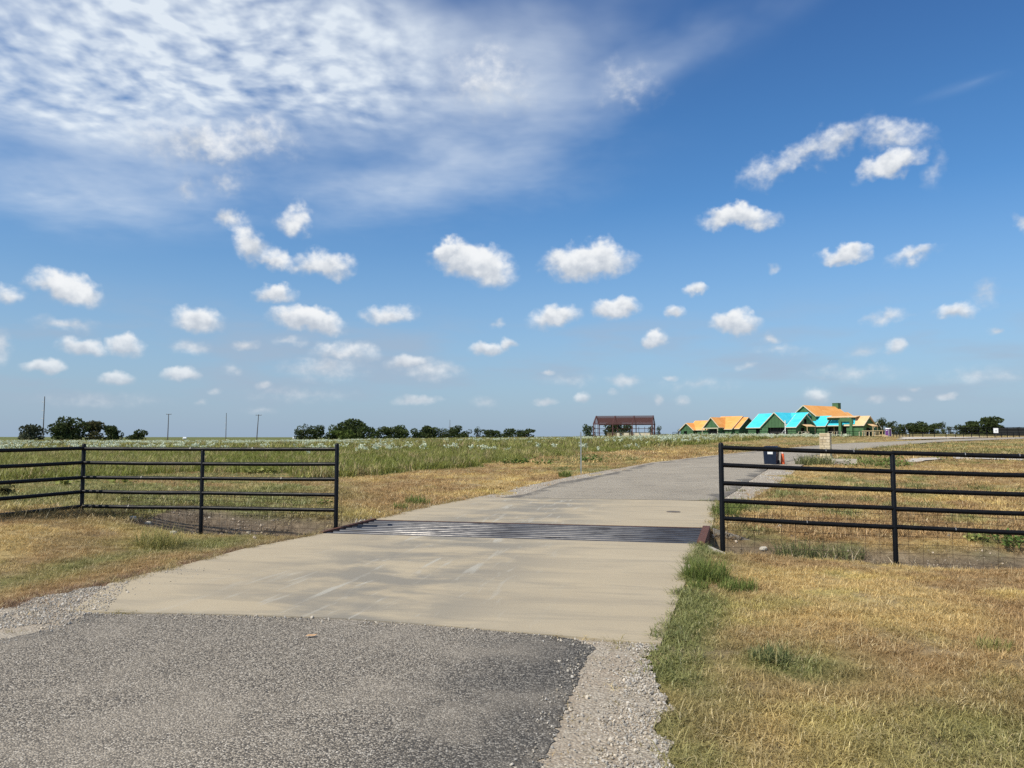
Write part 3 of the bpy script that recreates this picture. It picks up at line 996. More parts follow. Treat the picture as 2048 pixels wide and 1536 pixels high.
def patch(name, pts, lift, mat):
    c = sum((Vector(p) for p in pts), Vector()) / len(pts)
    vs = [(c.x, c.y, float(H(c.x, c.y)) + lift)] + [(p[0], p[1], float(H(p[0], p[1])) + lift) for p in pts]
    n = len(pts)
    mb = MB().add(vs, [(0, i + 1, (i + 1) % n + 1) for i in range(n)])
    me = mb.mesh(name, mat)
    if me.polygons[0].normal.z < 0: me.flip_normals()
    tag(link(bpy.data.objects.new(name, me)), kind='structure')
patch('gravel_driveway', DRIVE, .16, M['gravel_white'])
for s_ in SAND:
    patch('sand_patch', s_, .05, M['gravel_white'])

# ------------------------------------------------------------------ cattle guard
def build_guard():
    a, b, c, d = (Vector((*p, 0)) for p in GUARD)     # front left, front right, back right, back left
    o = (a + b + c + d) / 4
    ux = ((b - a) + (c - d)).normalized()
    rz = math.atan2(ux.y, ux.x)
    t = thing('cattle_guard', 'steel pipe cattle guard set across the concrete drive between the two black fences', 'cattle guard', (o.x, o.y, 0), rz)
    inv = Matrix.Rotation(-rz, 3, 'Z')
    A, B, C, Dd = (inv @ (p - o) for p in (a, b, c, d))
    n = 9
    for k in range(n):
        f = (k + .5) / n
        p, q = A.lerp(Dd, f), B.lerp(C, f)
        p.x += .05; q.x -= .05
        p.z = q.z = -.03
        part('guard_pipe', MB().tube([p, q], .048, 14), M['guard'], t, smooth=True)
    for f in (.12, .37, .62, .88):
        p, q = A.lerp(B, f), Dd.lerp(C, f)
        part('support_beam', MB().beam((p.x, p.y + .03, -.19), (q.x, q.y - .03, -.19), .12, .18), M['rust'], t)
    e = MB().beam((B.x + .02, B.y, .02), (C.x + .02, C.y, .02), .12, .06)
    e.beam((B.x + .065, B.y, -.18), (C.x + .065, C.y, -.18), .03, .34)
    part('end_plate', e, M['rust'], t, label='rust red end plate of the guard')
    e = MB().beam((A.x, A.y, .015), (Dd.x, Dd.y, .015), .07, .05)
    e.beam((A.x - .03, A.y, -.16), (Dd.x - .03, Dd.y, -.16), .02, .3)
    part('end_plate', e, M['rust'], t)
    for u, v in ((A, B), (Dd, C)):
        sgn = 1 if u is A else -1
        part('edge_angle', MB().beam((u.x, u.y + sgn * .006, -.02), (v.x, v.y + sgn * .006, -.02), .014, .07), M['rust'], t)
build_guard()

# low concrete wing walls of the guard pit, right side
def wing(pts, w, depth, mat, label):
    mb = MB()
    for i in range(len(pts) - 1):
        p, q = Vector(pts[i]), Vector(pts[i + 1])
        d = (q - p); d.z = 0; d.normalize()
        s = Vector((-d.y, d.x, 0)) * (w / 2)
        vs = [p - s, q - s, q + s, p + s]
        vs += [Vector((v.x, v.y, min(v.z, .0) - depth)) for v in vs]
        mb.add(vs, [(0, 1, 2, 3), (7, 6, 5, 4), (0, 4, 5, 1), (1, 5, 6, 2), (2, 6, 7, 3), (3, 7, 4, 0)])
    solo('wing_wall', mb, mat, label, 'wall', 'wing walls of the cattle guard pit')
b_, c_ = Vector((*GUARD[1], 0)), Vector((*GUARD[2], 0))
wing([(b_.x + .10, b_.y - .08, .0), (b_.x + .36, b_.y - .26, -.11)], .10, .5, M['concrete_pale'], 'short pale concrete wing wall sloping down behind the green grass clump')
wing([(c_.x + .10, c_.y - .12, .014), (c_.x + .42, c_.y - .18, -.075), (c_.x + .95, c_.y - .26, -.23)], .13, .6, M['concrete_grey'], 'grey weathered concrete wing wall sloping into the ditch behind the fence post')

# ------------------------------------------------------------------ pipe fences
def capped_post(x, y, z0, z1, r):
    pts = [(x, y, z0), (x, y, z1 - r * .7), (x, y, z1 - r * .25), (x, y, z1 - r * .03), (x, y, z1)]
    return MB().tube(pts, [r, r, r * .8, r * .42, r * .06], 16)

def build_fence(name, label, posts, spans, mesh_spec, welds):
    """posts: (x, y, ground z, top z, radius); spans: pairs of (x, y, top-rail z) with rail spacing .265"""
    o = Vector((posts[0][0], posts[0][1], posts[0][2]))
    t = thing(name, label, 'fence', o, 0, 'black pipe fences at the cattle guard')
    for (x, y, z0, z1, r) in posts:
        part('post', capped_post(x, y, z0 - .3, z1, r), M['black'], t, True, True)
    rails = []
    for (p, q) in spans:
        p, q = Vector(p), Vector(q)
        for k in range(5):
            dz = Vector((0, 0, -.265 * k))
            j1, j2 = Vector((0, 0, random.uniform(-.006, .006))), Vector((0, 0, random.uniform(-.006, .006)))
            mid = (p + q) / 2 + dz + Vector((0, 0, -.006))
            rl = part('rail', MB().tube([p + dz + j1, mid, q + dz + j2], .0335, 14), M['black'], t, True, True)
            rails.append((p + dz, q + dz, rl))
    for (i, f) in welds:
        p, q, rl = rails[i]
        c = p.lerp(q, f); d = (q - p).normalized() * .008
        part('weld_bead', MB().tube([c - d * .6, c + d * .6], .0340, 14), M['weld'], rl, True, True)
    # wire netting tied behind the lower rails
    for (p, q, zt0, zt1, zb0, zb1, dx, mat, rows) in mesh_spec:
        p, q = Vector(p), Vector(q)
        L = (q - p).length
        d = (q - p) / L
        nrm = Vector((-d.y, d.x, 0))
        if nrm.y < 0: nrm = -nrm
        mb = MB()
        def pt(s, f):
            f = f
            zt = zt0 + (zt1 - zt0) * s / L; zb = zb0 + (zb1 - zb0) * s / L
            sag = .02 * math.sin(s * 2.1) * (1 - f)
            return p + d * s + nrm * (.045 + .05 * (1 - f) + sag) + Vector((0, 0, zb + (zt - zb) * f - p.z + .01 * math.sin(s * 1.7)))
        n = int(L / dx)
        for i in range(n + 1):
            s = i * L / n
            mb.tube([pt(s, 0), pt(s, .35), pt(s, .7), pt(s, 1)], 0.0032, 3, False)
        for j in range(rows + 1):
            f = (j / rows) ** .8
            mb.tube([pt(s * L / 24, f) for s in range(25)], 0.0032, 3, False)
        part('wire_mesh', mb, mat, t, True)
    return t

def fz(x, y): return float(H(x, y))
LP = [(-3.08, 13.6, -.12, 1.50, .037), (-5.62, 14.05, -.2, 1.385, .034), (-7.95, 14.35, .16, 1.49, .036), (-8.66, 11.9, .25, 1.385, .034), (-9.25, 9.9, .27, 1.385, .034)]
LR = [((-3.08, 13.6, 1.397), (-5.62, 14.05, 1.392)), ((-5.62, 14.05, 1.392), (-7.95, 14.35, 1.396)), ((-7.95, 14.35, 1.396), (-8.66, 11.9, 1.39)), ((-8.66, 11.9, 1.39), (-9.25, 9.9, 1.388))]
build_fence('pipe_fence', 'black five-rail pipe fence on the far left that turns a corner towards the camera', LP, LR,
            [((-7.2, 14.25, 0), (-5.62, 14.05, 0), .62, .62, -.05, -.36, .15, M['wire'], 9), ((-5.62, 14.05, 0), (-3.0, 13.58, 0), .62, .53, -.36, -.34, .15, M['wire'], 10)],
            [(0, .62), (5, .1), (2, .4), (9, .6), (7, .5), (14, .35)])
RP = [(3.15, 11.65, -.30, 1.525, .038), (5.52, 11.22, -.30, 1.375, .035), (8.05, 10.55, -.2, 1.33, .035)]
RR_ = [((3.15, 11.65, 1.45), (5.52, 11.22, 1.372)), ((5.52, 11.22, 1.372), (8.05, 10.55, 1.325))]
build_fence('pipe_fence', 'black five-rail pipe fence on the right beside the dry lawn', RP, RR_,
            [((3.04, 11.67, 0), (5.52, 11.22, 0), .66, .60, -.40, -.40, .185, M['wire'], 8), ((5.52, 11.22, 0), (8.1, 10.53, 0), .60, .52, -.40, -.40, .185, M['wire'], 8)],
            [(0, .78), (0, .62), (4, .5), (5, .36), (9, .3), (5, .62)])

# ------------------------------------------------------------------ scattering
def scatter(name, pos, rot, scl, idx, tintc, protos, kind='stuff', label=None):
    me = bpy.data.meshes.new(name)
    n = len(pos)
    me.vertices.add(n)
    me.vertices.foreach_set('co', np.asarray(pos, np.float32).ravel())
    def attr(nm, typ, key, data, dt=np.float32):
        a = me.attributes.new(nm, typ, 'POINT')
        a.data.foreach_set(key, np.asarray(data, dt).ravel())
    attr('rot', 'FLOAT_VECTOR', 'vector', rot)
    attr('scl', 'FLOAT', 'value', scl)
    attr('pick', 'INT', 'value', idx, np.int32)
    attr('tint', 'FLOAT_COLOR', 'color', np.c_[tintc, np.ones(n)])
    o = bpy.data.objects.new(name, me)
    tag(link(o), label, kind=kind)
    cl = bpy.data.collections.new(name + '_kinds')
    for i, pm in enumerate(protos):
        cl.objects.link(bpy.data.objects.new('%s_kind_%02d' % (name, i), pm))
    gt = bpy.data.node_groups.new(name + '_scatter', 'GeometryNodeTree')
    gt.interface.new_socket('Geometry', in_out='INPUT', socket_type='NodeSocketGeometry')
    gt.interface.new_socket('Geometry', in_out='OUTPUT', socket_type='NodeSocketGeometry')
    gi, go = gt.nodes.new('NodeGroupInput'), gt.nodes.new('NodeGroupOutput')
    ci = gt.nodes.new('GeometryNodeCollectionInfo')
    ci.inputs['Collection'].default_value = cl
    ci.inputs['Separate Children'].default_value = True
    ci.inputs['Reset Children'].default_value = True
    ip = gt.nodes.new('GeometryNodeInstanceOnPoints')
    ip.inputs['Pick Instance'].default_value = True
    def na(nm, typ):
        a = gt.nodes.new('GeometryNodeInputNamedAttribute')
        a.data_type = typ
        a.inputs['Name'].default_value = nm
        return a.outputs['Attribute']
    gt.links.new(gi.outputs[0], ip.inputs['Points'])
    gt.links.new(ci.outputs[0], ip.inputs['Instance'])
    gt.links.new(na('pick', 'INT'), ip.inputs['Instance Index'])
    gt.links.new(na('rot', 'FLOAT_VECTOR'), ip.inputs['Rotation'])
    gt.links.new(na('scl', 'FLOAT'), ip.inputs['Scale'])
    gt.links.new(ip.outputs[0], go.inputs[0])
    md = o.modifiers.new('scatter', 'NODES')
    md.node_group = gt
    return o

def blades_mesh(name, mat, n, rad, l0, l1, wid, lean0, lean1, curl, seed, heads=None):
    """a tuft: n blades, each a bent strip narrowing to a tip"""
    r = np.random.default_rng(seed)
    V = []; Fc = []; B = []
    for i in range(n):
        a = r.uniform(0, 2 * math.pi); rr = rad * math.sqrt(r.uniform(0, 1))
        bx, by = rr * math.cos(a), rr * math.sin(a)
        L = r.uniform(l0, l1); az = r.uniform(0, 2 * math.pi)
        ln = r.uniform(lean0, lean1)
        w = wid * r.uniform(.7, 1.3) / 2
        dx, dy = math.cos(az), math.sin(az)
        sx, sy = -dy, dx
        l1_, l2_ = ln, ln + curl * r.uniform(.3, 1.2)
        m1 = (bx + dx * math.sin(l1_) * L * .5, by + dy * math.sin(l1_) * L * .5, math.cos(l1_) * L * .5)
        m2 = (m1[0] + dx * math.sin(l2_) * L * .5, m1[1] + dy * math.sin(l2_) * L * .5, max(m1[2] + math.cos(l2_) * L * .5, .004))
        o = len(V)
        V += [(bx - sx * w, by - sy * w, -.01), (bx + sx * w, by + sy * w, -.01), (m1[0] - sx * w * .8, m1[1] - sy * w * .8, m1[2]),
              (m1[0] + sx * w * .8, m1[1] + sy * w * .8, m1[2]), m2]
        Fc += [(o, o + 1, o + 3, o + 2), (o + 2, o + 3, o + 4)]
        B += [r.uniform(0, 1)] * 5
        if heads:
            hs, nh = heads
            for k in range(nh):
                c = np.array(m2) + r.normal(0, hs * .6, 3)
                u = r.normal(0, 1, 3); u /= np.linalg.norm(u)
                v = np.cross(u, r.normal(0, 1, 3)); v /= np.linalg.norm(v)
                o = len(V)
                for p, q in ((-1, -1), (1, -1), (1, 1), (-1, 1)):
                    V.append(tuple(c + (u * p + v * q) * hs * .5))
                Fc.append((o, o + 1, o + 2, o + 3))
                B += [2.0] * 4
    me = bpy.data.meshes.new(name)
    me.from_pydata([tuple(map(float, v)) for v in V], [], Fc)
    at = me.attributes.new('brnd', 'FLOAT', 'POINT')
    at.data.foreach_set('value', np.array(B, np.float32))
    me.materials.append(mat)
    return me

M['blade'] = blade_mat('grass_blades')
M['weedblade'] = blade_mat('weed_blades', .35, .6, 1.4)

# ------------------------------------------------------------------ houses
def gable_block(root, u0, u1, v0, v1, eave, ridge, axis, mats, over=.45, panels='frl', openings=None, wall_mat=None):
    """one wing: walls of sheathing panels over a dark core, two roof slopes, pale fascia boards"""
    openings = openings or {}
    wm = wall_mat or M['green']
    um, vmid = (u0 + u1) / 2, (v0 + v1) / 2
    def roofz(u, v):
        if axis == 'u':
            return ridge - (ridge - eave) * abs(v - vmid) / ((v1 - v0) / 2)
        return ridge - (ridge - eave) * abs(u - um) / ((u1 - u0) / 2)
    # core set back inside the shell; interior shade is put into its near-black colour
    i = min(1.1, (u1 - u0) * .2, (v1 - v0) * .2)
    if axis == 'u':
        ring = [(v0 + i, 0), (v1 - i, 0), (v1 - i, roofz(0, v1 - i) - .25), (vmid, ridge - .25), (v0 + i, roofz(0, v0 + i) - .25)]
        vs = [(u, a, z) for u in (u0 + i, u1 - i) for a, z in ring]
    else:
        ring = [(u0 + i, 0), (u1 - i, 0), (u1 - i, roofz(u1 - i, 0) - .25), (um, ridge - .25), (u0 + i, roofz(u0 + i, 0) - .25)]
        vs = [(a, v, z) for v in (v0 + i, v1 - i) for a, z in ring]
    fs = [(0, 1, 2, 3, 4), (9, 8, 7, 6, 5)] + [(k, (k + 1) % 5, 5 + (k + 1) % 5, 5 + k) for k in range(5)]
    part('shade_core', MB().add(vs, fs), M['dark'], root)
    # shell panels
    sides = {'f': ((u0, v0), (1, 0), u1 - u0), 'r': ((u1, v0), (0, 1), v1 - v0), 'l': ((u0, v0), (0, 1), v1 - v0), 'b': ((u0, v1), (1, 0), u1 - u0)}
    for sd, (o, d, L) in sides.items():
        if sd not in panels:
            continue
        nrm = {'f': (0, -1), 'r': (1, 0), 'l': (-1, 0), 'b': (0, 1)}[sd]
        n = max(1, round(L / 1.22))
        brk = sorted(set([k * L / n for k in range(n + 1)] + [x for op in openings.get(sd, []) for x in op[:2]] + ([L / 2] if (axis == 'u') == (sd in 'rl') else [])))
        for s0, s1 in zip(brk[:-1], brk[1:]):
            if s1 - s0 < .12: continue
            a, b = s0 + .025, s1 - .025
            def top(s): return roofz(o[0] + d[0] * s, o[1] + d[1] * s) - .03
            lows = [0.0]
            for op in openings.get(sd, []):
                if op[0] - .01 <= s0 and s1 <= op[1] + .01:
                    lows = [op[3]] if op[2] <= .05 else [0.0, op[3]]
                    hole = (op[2], op[3])
            segs = []
            if lows == [0.0]: segs = [(0.0, 2.44), (2.49, 99)]
            elif len(lows) == 1: segs = [(lows[0], 99)]
            else: segs = [(0.0, hole[0]), (hole[1], 99)]
            for z0, z1 in segs:
                ta, tb = min(top(a), z1), min(top(b), z1)
                if max(ta, tb) < z0 + .1: continue
                ta, tb = max(ta, z0 + .01), max(tb, z0 + .01)
                P = [Vector((o[0] + d[0] * s, o[1] + d[1] * s, z)) for s, z in ((a, z0), (b, z0), (b, tb), (a, ta))]
                N = Vector((nrm[0], nrm[1], 0)) * .05
                mb = MB().add(P + [p - N for p in P], [(0, 1, 2, 3), (7, 6, 5, 4), (0, 4, 5, 1), (1, 5, 6, 2), (2, 6, 7, 3), (3, 7, 4, 0)])
                part('sheathing_panel', mb, wm, root)
    # roof slopes
    th = .16
    if axis == 'u':
        k = (ridge - eave) / ((v1 - v0) / 2)
        A = [(u0 - over, v0 - over, eave - k * over), (u1 + over, v0 - over, eave - k * over), (u1 + over, vmid, ridge), (u0 - over, vmid, ridge)]
        B = [(u1 + over, v1 + over, eave - k * over), (u0 - over, v1 + over, eave - k * over), (u0 - over, vmid, ridge), (u1 + over, vmid, ridge)]
        edges = [(A[0], A[1]), (A[1], A[2]), (A[0], A[3]), (B[0], B[3]), (B[1], B[2]), (B[0], B[1])]
    else:
        k = (ridge - eave) / ((u1 - u0) / 2)
        A = [(u0 - over, v1 + over, eave - k * over), (u0 - over, v0 - over, eave - k * over), (um, v0 - over, ridge), (um, v1 + over, ridge)]
        B = [(u1 + over, v0 - over, eave - k * over), (u1 + over, v1 + over, eave - k * over), (um, v1 + over, ridge), (um, v0 - over, ridge)]
        edges = [(A[0], A[1]), (A[1], A[2]), (A[0], A[3]), (B[0], B[3]), (B[1], B[2]), (B[0], B[1])]
    up = Vector((0, 0, th))
    for poly, mt in ((A, mats[0]), (B, mats[1])):
        rs = part('roof_slope', MB().slab([Vector(p) + up for p in poly], th), mt, root)
    fa = MB()
    for a, b in edges:
        fa.beam(Vector(a) + Vector((0, 0, th * .35)), Vector(b) + Vector((0, 0, th * .35)), .10, .22)
    part('fascia', fa, M['osb_edge'], root)

def shed_roof(root, u0, u1, v0, v1, z_hi, z_lo, hi, mat, posts=(), post_w=.16):
    """a small lean-to roof; hi names the side that is higher"""
    zz = {'l': (z_hi, z_lo, z_lo, z_hi), 'b': (z_lo, z_lo, z_hi, z_hi), 'r': (z_lo, z_hi, z_hi, z_lo), 'f': (z_hi, z_hi, z_lo, z_lo)}[hi]
    c = [Vector((u, v, z)) for (u, v), z in zip(((u0, v0), (u1, v0), (u1, v1), (u0, v1)), zz)]
    part('porch_roof', MB().slab(c, .16), mat, root)
    for (u, v, z) in posts:
        part('porch_post', MB().box((u, v, z / 2), (post_w, post_w, z)), M['lumber'], root)

def local_frame(px, dist, turn):
    """place on the bearing of px, dist ahead, turned so the facade looks turn degrees to the left of the camera"""
    p = AT(px, dist)
    b = math.atan2(p.x, p.y)
    return p, -b - R(turn)

C_, O_, Tn = M['cyan'], M['osb'], M['tan_roof']
def build_lodge():
    p, rz = local_frame(1495, 246, 36)
    t = thing('lodge_under_construction', 'large lodge under construction with green walls, turquoise and orange roofs and a chimney', 'house', (p.x, p.y, p.z - .1), rz)
    gable_block(t, 0, 17, 0, 13, 2.7, 7.0, 'u', (C_, C_), openings={'f': [(3.0, 4.4, 0, 2.2)]})
    gable_block(t, 6.6, 16, -2, 7, 2.8, 7.0, 'v', (C_, C_), openings={'f': [(2.2, 9.3, 0, 2.5)]}, panels='fr')
    gable_block(t, 16.7, 19.5, -3.8, 6.5, 2.7, 6.3, 'u', (C_, C_), openings={'r': [(2.6, 6.6, 0, 2.3), (4.4, 5.7, 3.5, 4.9)]}, panels='fr')
    gable_block(t, 11, 18.8, 8, 26.5, 6.2, 9.3, 'v', (O_, O_), openings={'f': [(.2, .5, 0, .01)]}, panels='fr')
    gable_block(t, 11.5, 18.3, 27.2, 33, 5.3, 7.6, 'v', (O_, O_), panels='r')
    gable_block(t, 17, 22.6, 6.6, 13.0, 3.1, 5.9, 'u', (C_, C_), openings={'r': [(1.6, 4.0, 0, 2.3)]}, panels='fr')
    gable_block(t, 29.6, 34.8, 6.2, 12.4, 3.2, 5.6, 'u', (Tn, Tn), openings={'r': [(1.6, 4.0, 0, 2.3)]}, panels='fr')
    gable_block(t, 31.0, 33.6, 13.6, 17.6, 2.2, 3.9, 'u', (M['darkgreen_roof'], M['darkgreen_roof']), panels='fr')
    # entry range between the two end gables
    gable_block(t, 22.2, 30.0, 7.6, 13.4, 3.2, 5.2, 'u', (C_, C_), openings={'f': [(.8, 5.0, 0, 2.6), (5.2, 7.6, 0, 2.6)]}, panels='f')
    shed_roof(t, 23.2, 32.4, 6.6, 9.0, 5.85, 5.45, 'b', Tn)
    part('roof_sheet', MB().slab([(29.2, 5.9, 3.35), (32.4, 5.9, 3.35), (31.4, 8.2, 5.05), (29.2, 8.2, 5.05)], .03), C_, t)
    part('parapet', MB().box((26.2, 7.3, 5.0), (6.4, .12, .75)), M['green'], t)
    for u in (28.0, 31.4):
        part('entry_column', MB().box((u, 5.9, 2.35), (.9, .9, 4.7), 0, .82), M['green'], t)
    part('lintel', MB().box((29.7, 5.9, 4.65), (3.5, .6, 1.1)), M['green'], t)
    for u, vv in ((19.5, (-.9, 3.6)), (22.6, (8.4, 11.2)), (34.8, (8.0, 10.8))):
        shed_roof(t, u + .05, u + 2.0, vv[0], vv[1], 3.5, 2.75, 'l', Tn, [(u + 1.8, vv[0] + .2, 2.75), (u + 1.8, vv[1] - .2, 2.75)])
    ch = part('chimney', MB().box((14.9, 26.6, 7.2), (2.0, 1.7, 6.6)), M['green'], t)
    part('chimney_cap', MB().box((14.9, 26.6, 10.55), (2.1, 1.8, .14)), M['green'], ch)
    # a tall pale flag-like board stood in front of the garage, with its brace
    part('prop_board', MB().beam((15.2, -2.6, 0), (15.2, -2.6, 4.6), .28, .10).beam((13.6, -3.0, 0), (15.1, -2.65, 1.9), .16, .10), M['white'], t)
build_lodge()

def build_cottage():
    p, rz = local_frame(1362, 262, 36)
    t = thing('house_under_construction', 'smaller green house under construction with orange roofs, left of the large lodge', 'house', (p.x, p.y, p.z - .1), rz)
    gable_block(t, -.3, 4.8, 0, 6.5, 2.2, 4.3, 'v', (O_, O_), openings={'f': [(1.4, 2.6, 0, 1.7)]})
    gable_block(t, 2.5, 11, 1.5, 8.7, 2.3, 5.1, 'u', (O_, O_), panels='fr')
    gable_block(t, 10, 15.4, -1, 8, 3.1, 6.0, 'v', (O_, O_), openings={'f': [(.6, 4.9, .0, 2.3)]}, panels='fr')
    gable_block(t, 11, 18.4, 1.6, 14, 2.4, 6.4, 'u', (O_, O_), panels='fr')
    gable_block(t, 18.2, 20.4, 2.8, 13.2, 2.6, 6.0, 'u', (O_, O_), panels='fr')
    part('porch_beam', MB().beam((9.6, -2.0, 2.55), (15.8, -2.0, 2.55), .16, .26), M['lumber_white'], t)
    for u in (9.8, 15.6):
        part('porch_post', MB().box((u, -2.0, 1.2), (.16, .16, 2.4)), M['lumber_white'], t)
build_cottage()

# ------------------------------------------------------------------ steel barn frame
def build_barn():
    p = AT(1249, 232)
    b = math.atan2(p.x, p.y)
    t = thing('steel_barn_frame', 'open red-brown steel frame of a barn standing in the field', 'barn frame', (p.x, p.y, p.z), -b - R(6))
    L, Dp, he, hr = 17.0, 12.5, 4.0, 6.5
    xs = [-L / 2 + L * k / 3 for k in range(4)]
    for x in xs:
        for y in (-Dp / 2, Dp / 2):
            part('column', MB().beam((x, y, 0), (x, y, he), .26, .34, (0, 1, 0)), M['redsteel'], t)
        for s in (-1, 1):
            part('rafter', MB().beam((x, s * Dp / 2, he), (x, 0, hr), .22, .42), M['redsteel'], t)
    for s in (-1, 1):
        for k in range(8):
            f = (k + .3) / 8.0
            y, z = s * Dp / 2 * (1 - f), he + (hr - he) * f + .24
            part('purlin', MB().beam((-L / 2 - .2, y, z), (L / 2 + .2, y, z), .09, .19), M['redsteel'], t)
        part('eave_strut', MB().beam((-L / 2 - .2, s * Dp / 2, he + .05), (L / 2 + .2, s * Dp / 2, he + .05), .14, .26), M['redsteel'], t)
    for z in (1.5, 2.8):
        part('girt', MB().beam((-L / 2, Dp / 2 + .2, z), (L / 2, Dp / 2 + .2, z), .08, .16), M['redsteel'], t)
        for x in (-L / 2, L / 2):
            part('girt', MB().beam((x, -Dp / 2, z), (x, Dp / 2, z), .08, .16), M['redsteel'], t)
    for x in (-L / 2, L / 2):
        for y in (-Dp / 4, Dp / 4):
            part('end_post', MB().beam((x, y, 0), (x, y, (he + hr) / 2), .16, .2, (0, 1, 0)), M['redsteel'], t)
    for (x0, x1) in ((xs[2] + .8, xs[2] + 2.6),):
        for x in (x0, x1):
            part('door_post', MB().beam((x, Dp / 2 + .2, 0), (x, Dp / 2 + .2, 3.4), .12, .14, (0, 1, 0)), M['redsteel'], t)
    for (a, c) in (((xs[1] + .4, Dp / 2 + .1, 3.6), (xs[1] + 2.4, Dp / 2 + .1, 1.2)), ((xs[1] + 4.4, Dp / 2 + .1, 3.6), (xs[1] + 2.4, Dp / 2 + .1, 1.2))):
        part('brace', MB().beam(a, c, .05, .05), M['redsteel'], t)
    w = thing('stud_wall', 'low pale yellow timber stud wall inside the steel barn frame', 'stud wall', (p.x, p.y, p.z), -b - R(6))
    part('top_plate', MB().beam((-5.0, -2, 1.62), (8.0, -2, 1.62), .12, .10), M['lumber'], w)
    part('bottom_plate', MB().beam((-5.0, -2, .05), (8.0, -2, .05), .12, .10), M['lumber'], w)
    k = 0
    for i in range(33):
        x = -5 + i * 13.0 / 32
        part('stud', MB().box((x, -2, .83), (.10, .10, 1.5)), M['lumber'], w)
    for x0, x1 in ((-2.2, -1.4), (.0, 1.4), (3.1, 4.6), (4.7, 6.2), (6.3, 7.6)):
        part('panel', MB().box(((x0 + x1) / 2, -2.09, .95), (x1 - x0, .04, 1.1)), M['lumber_white'], w)
build_barn()

# ------------------------------------------------------------------ trees
def crown_mesh(name, mat, w, h, lobes, nleaf, size, seed, sparse=0.0, base=.03):
    r = np.random.default_rng(seed)
    C = []
    for i in range(lobes):
        a = r.uniform(0, 2 * math.pi); q = math.sqrt(r.uniform(0, 1)) * .62
        zz = r.uniform(.06, .26) if i % 3 == 2 else r.uniform(.30, .80)
        wid = math.sqrt(max(1 - ((zz - .38) / .66) ** 2, .1))
        C.append((q * math.cos(a) * w / 2 * wid, q * math.sin(a) * w / 2 * wid, zz * h, r.uniform(.30, .48) * w / 2, r.uniform(.16, .27) * h))
    C = np.array(C)
    pick = r.integers(0, lobes, nleaf)
    d = r.normal(0, 1, (nleaf, 3)); d /= np.linalg.norm(d, axis=1)[:, None]
    rad = r.uniform(.55, 1.08, nleaf) ** .6
    pos = C[pick, :3] + d * rad[:, None] * C[pick][:, [3, 3, 4]]
    pos[:, 2] = np.maximum(pos[:, 2], base * h * r.uniform(.2, 1.2, nleaf))
    u = r.normal(0, 1, (nleaf, 3)); u /= np.linalg.norm(u, axis=1)[:, None]
    v = np.cross(u, r.normal(0, 1, (nleaf, 3))); v /= np.linalg.norm(v, axis=1)[:, None]
    s = (size * r.uniform(.5, 1.3, nleaf))[:, None]
    V = np.stack([pos - u * s - v * s * .6, pos + u * s * .2 - v * s * .8, pos + u * s + v * s * .5, pos - u * s * .3 + v * s * .7], 1).reshape(-1, 3)
    me = bpy.data.meshes.new(name)
    me.from_pydata(V.tolist(), [], np.arange(nleaf * 4).reshape(-1, 4).tolist())
    b = np.clip(r.normal(.5, .22, lobes)[pick] * .5 + r.uniform(0, 1, nleaf) * .5, 0, 1)
    at = me.attributes.new('brnd', 'FLOAT', 'POINT')
    at.data.foreach_set('value', np.repeat(b, 4).astype(np.float32))
    me.materials.append(mat)
    return me, C

M['leaf_oak'] = leaf_mat('dark_oak_leaves', [(.034, .050, .022), (.060, .080, .031), (.098, .115, .045)])
M['leaf_mid'] = leaf_mat('mid_green_leaves', [(.042, .062, .024), (.070, .098, .036), (.12, .145, .052)])
M['leaf_grey'] = leaf_mat('grey_green_leaves', [(.055, .065, .042), (.085, .095, .060), (.13, .135, .085)])
M['leaf_olive'] = leaf_mat('olive_leaves', [(.05, .052, .024), (.09, .088, .040), (.16, .145, .07)])
M['leaf_bright'] = leaf_mat('bright_leaves', [(.055, .080, .022), (.10, .135, .035), (.17, .20, .055)])
M['leaf_weed'] = leaf_mat('weed_leaves', [(.075, .125, .035), (.13, .19, .05), (.21, .28, .09)])
M['leaf_yellow'] = leaf_mat('yellow_green_leaves', [(.16, .19, .05), (.30, .32, .10), (.48, .47, .17)])
M['leaf_grass'] = leaf_mat('lush_grass', [(.11, .15, .04), (.19, .24, .065), (.33, .37, .13)], .4)
M['leaf_dull'] = leaf_mat('dull_green_grass', [(.10, .125, .055), (.19, .215, .09), (.36, .34, .16)], .35)
M['leaf_palegrass'] = leaf_mat('pale_grass', [(.20, .21, .07), (.36, .33, .12), (.55, .46, .21)], .35)
M['stem'] = plain('weed_stem', (.16, .15, .06), .8)

def tree(px, ptop, wpx, dist, label, kind='leaf_oak', pbase=876, lobes=9, nleaf=1100, group='trees along the skyline', size=None, name='oak_tree'):
    p = AT(px, dist)
    m_px = dist / F
    w = wpx * m_px
    topz = CAMZ + (EYE - ptop) * m_px
    h = max(topz - p.z, 1.0)
    t = thing(name, label, 'tree', (p.x, p.y, p.z), random.uniform(0, 6.28), group)
    me, C = crown_mesh('crown', M[kind], w * 1.16, h * 1.03, int(lobes * 1.5), int(nleaf * 2.0), size or max(w, h) * .036, int(px * 7 + wpx))
    part('crown', me, None, t)
    tr = w * .030 + .08
    mb = MB().tube([(0, 0, -.3), (tr * .4, 0, h * .18), (0, tr * .5, h * .42), (tr * .3, 0, h * .66)], [tr * 1.3, tr, tr * .72, tr * .3], 8)
    part('trunk', mb, M['bark'], t, smooth=True)
    lm = MB()
    for c in C[:6]:
        lm.tube([(0, 0, h * random.uniform(.15, .35)), (c[0] * .5, c[1] * .5, c[2] * .75), (c[0] * .9, c[1] * .9, c[2] * 1.0)], [tr * .5, tr * .32, tr * .1], 6)
    part('limb', lm, M['bark'], t, smooth=True)
    return t

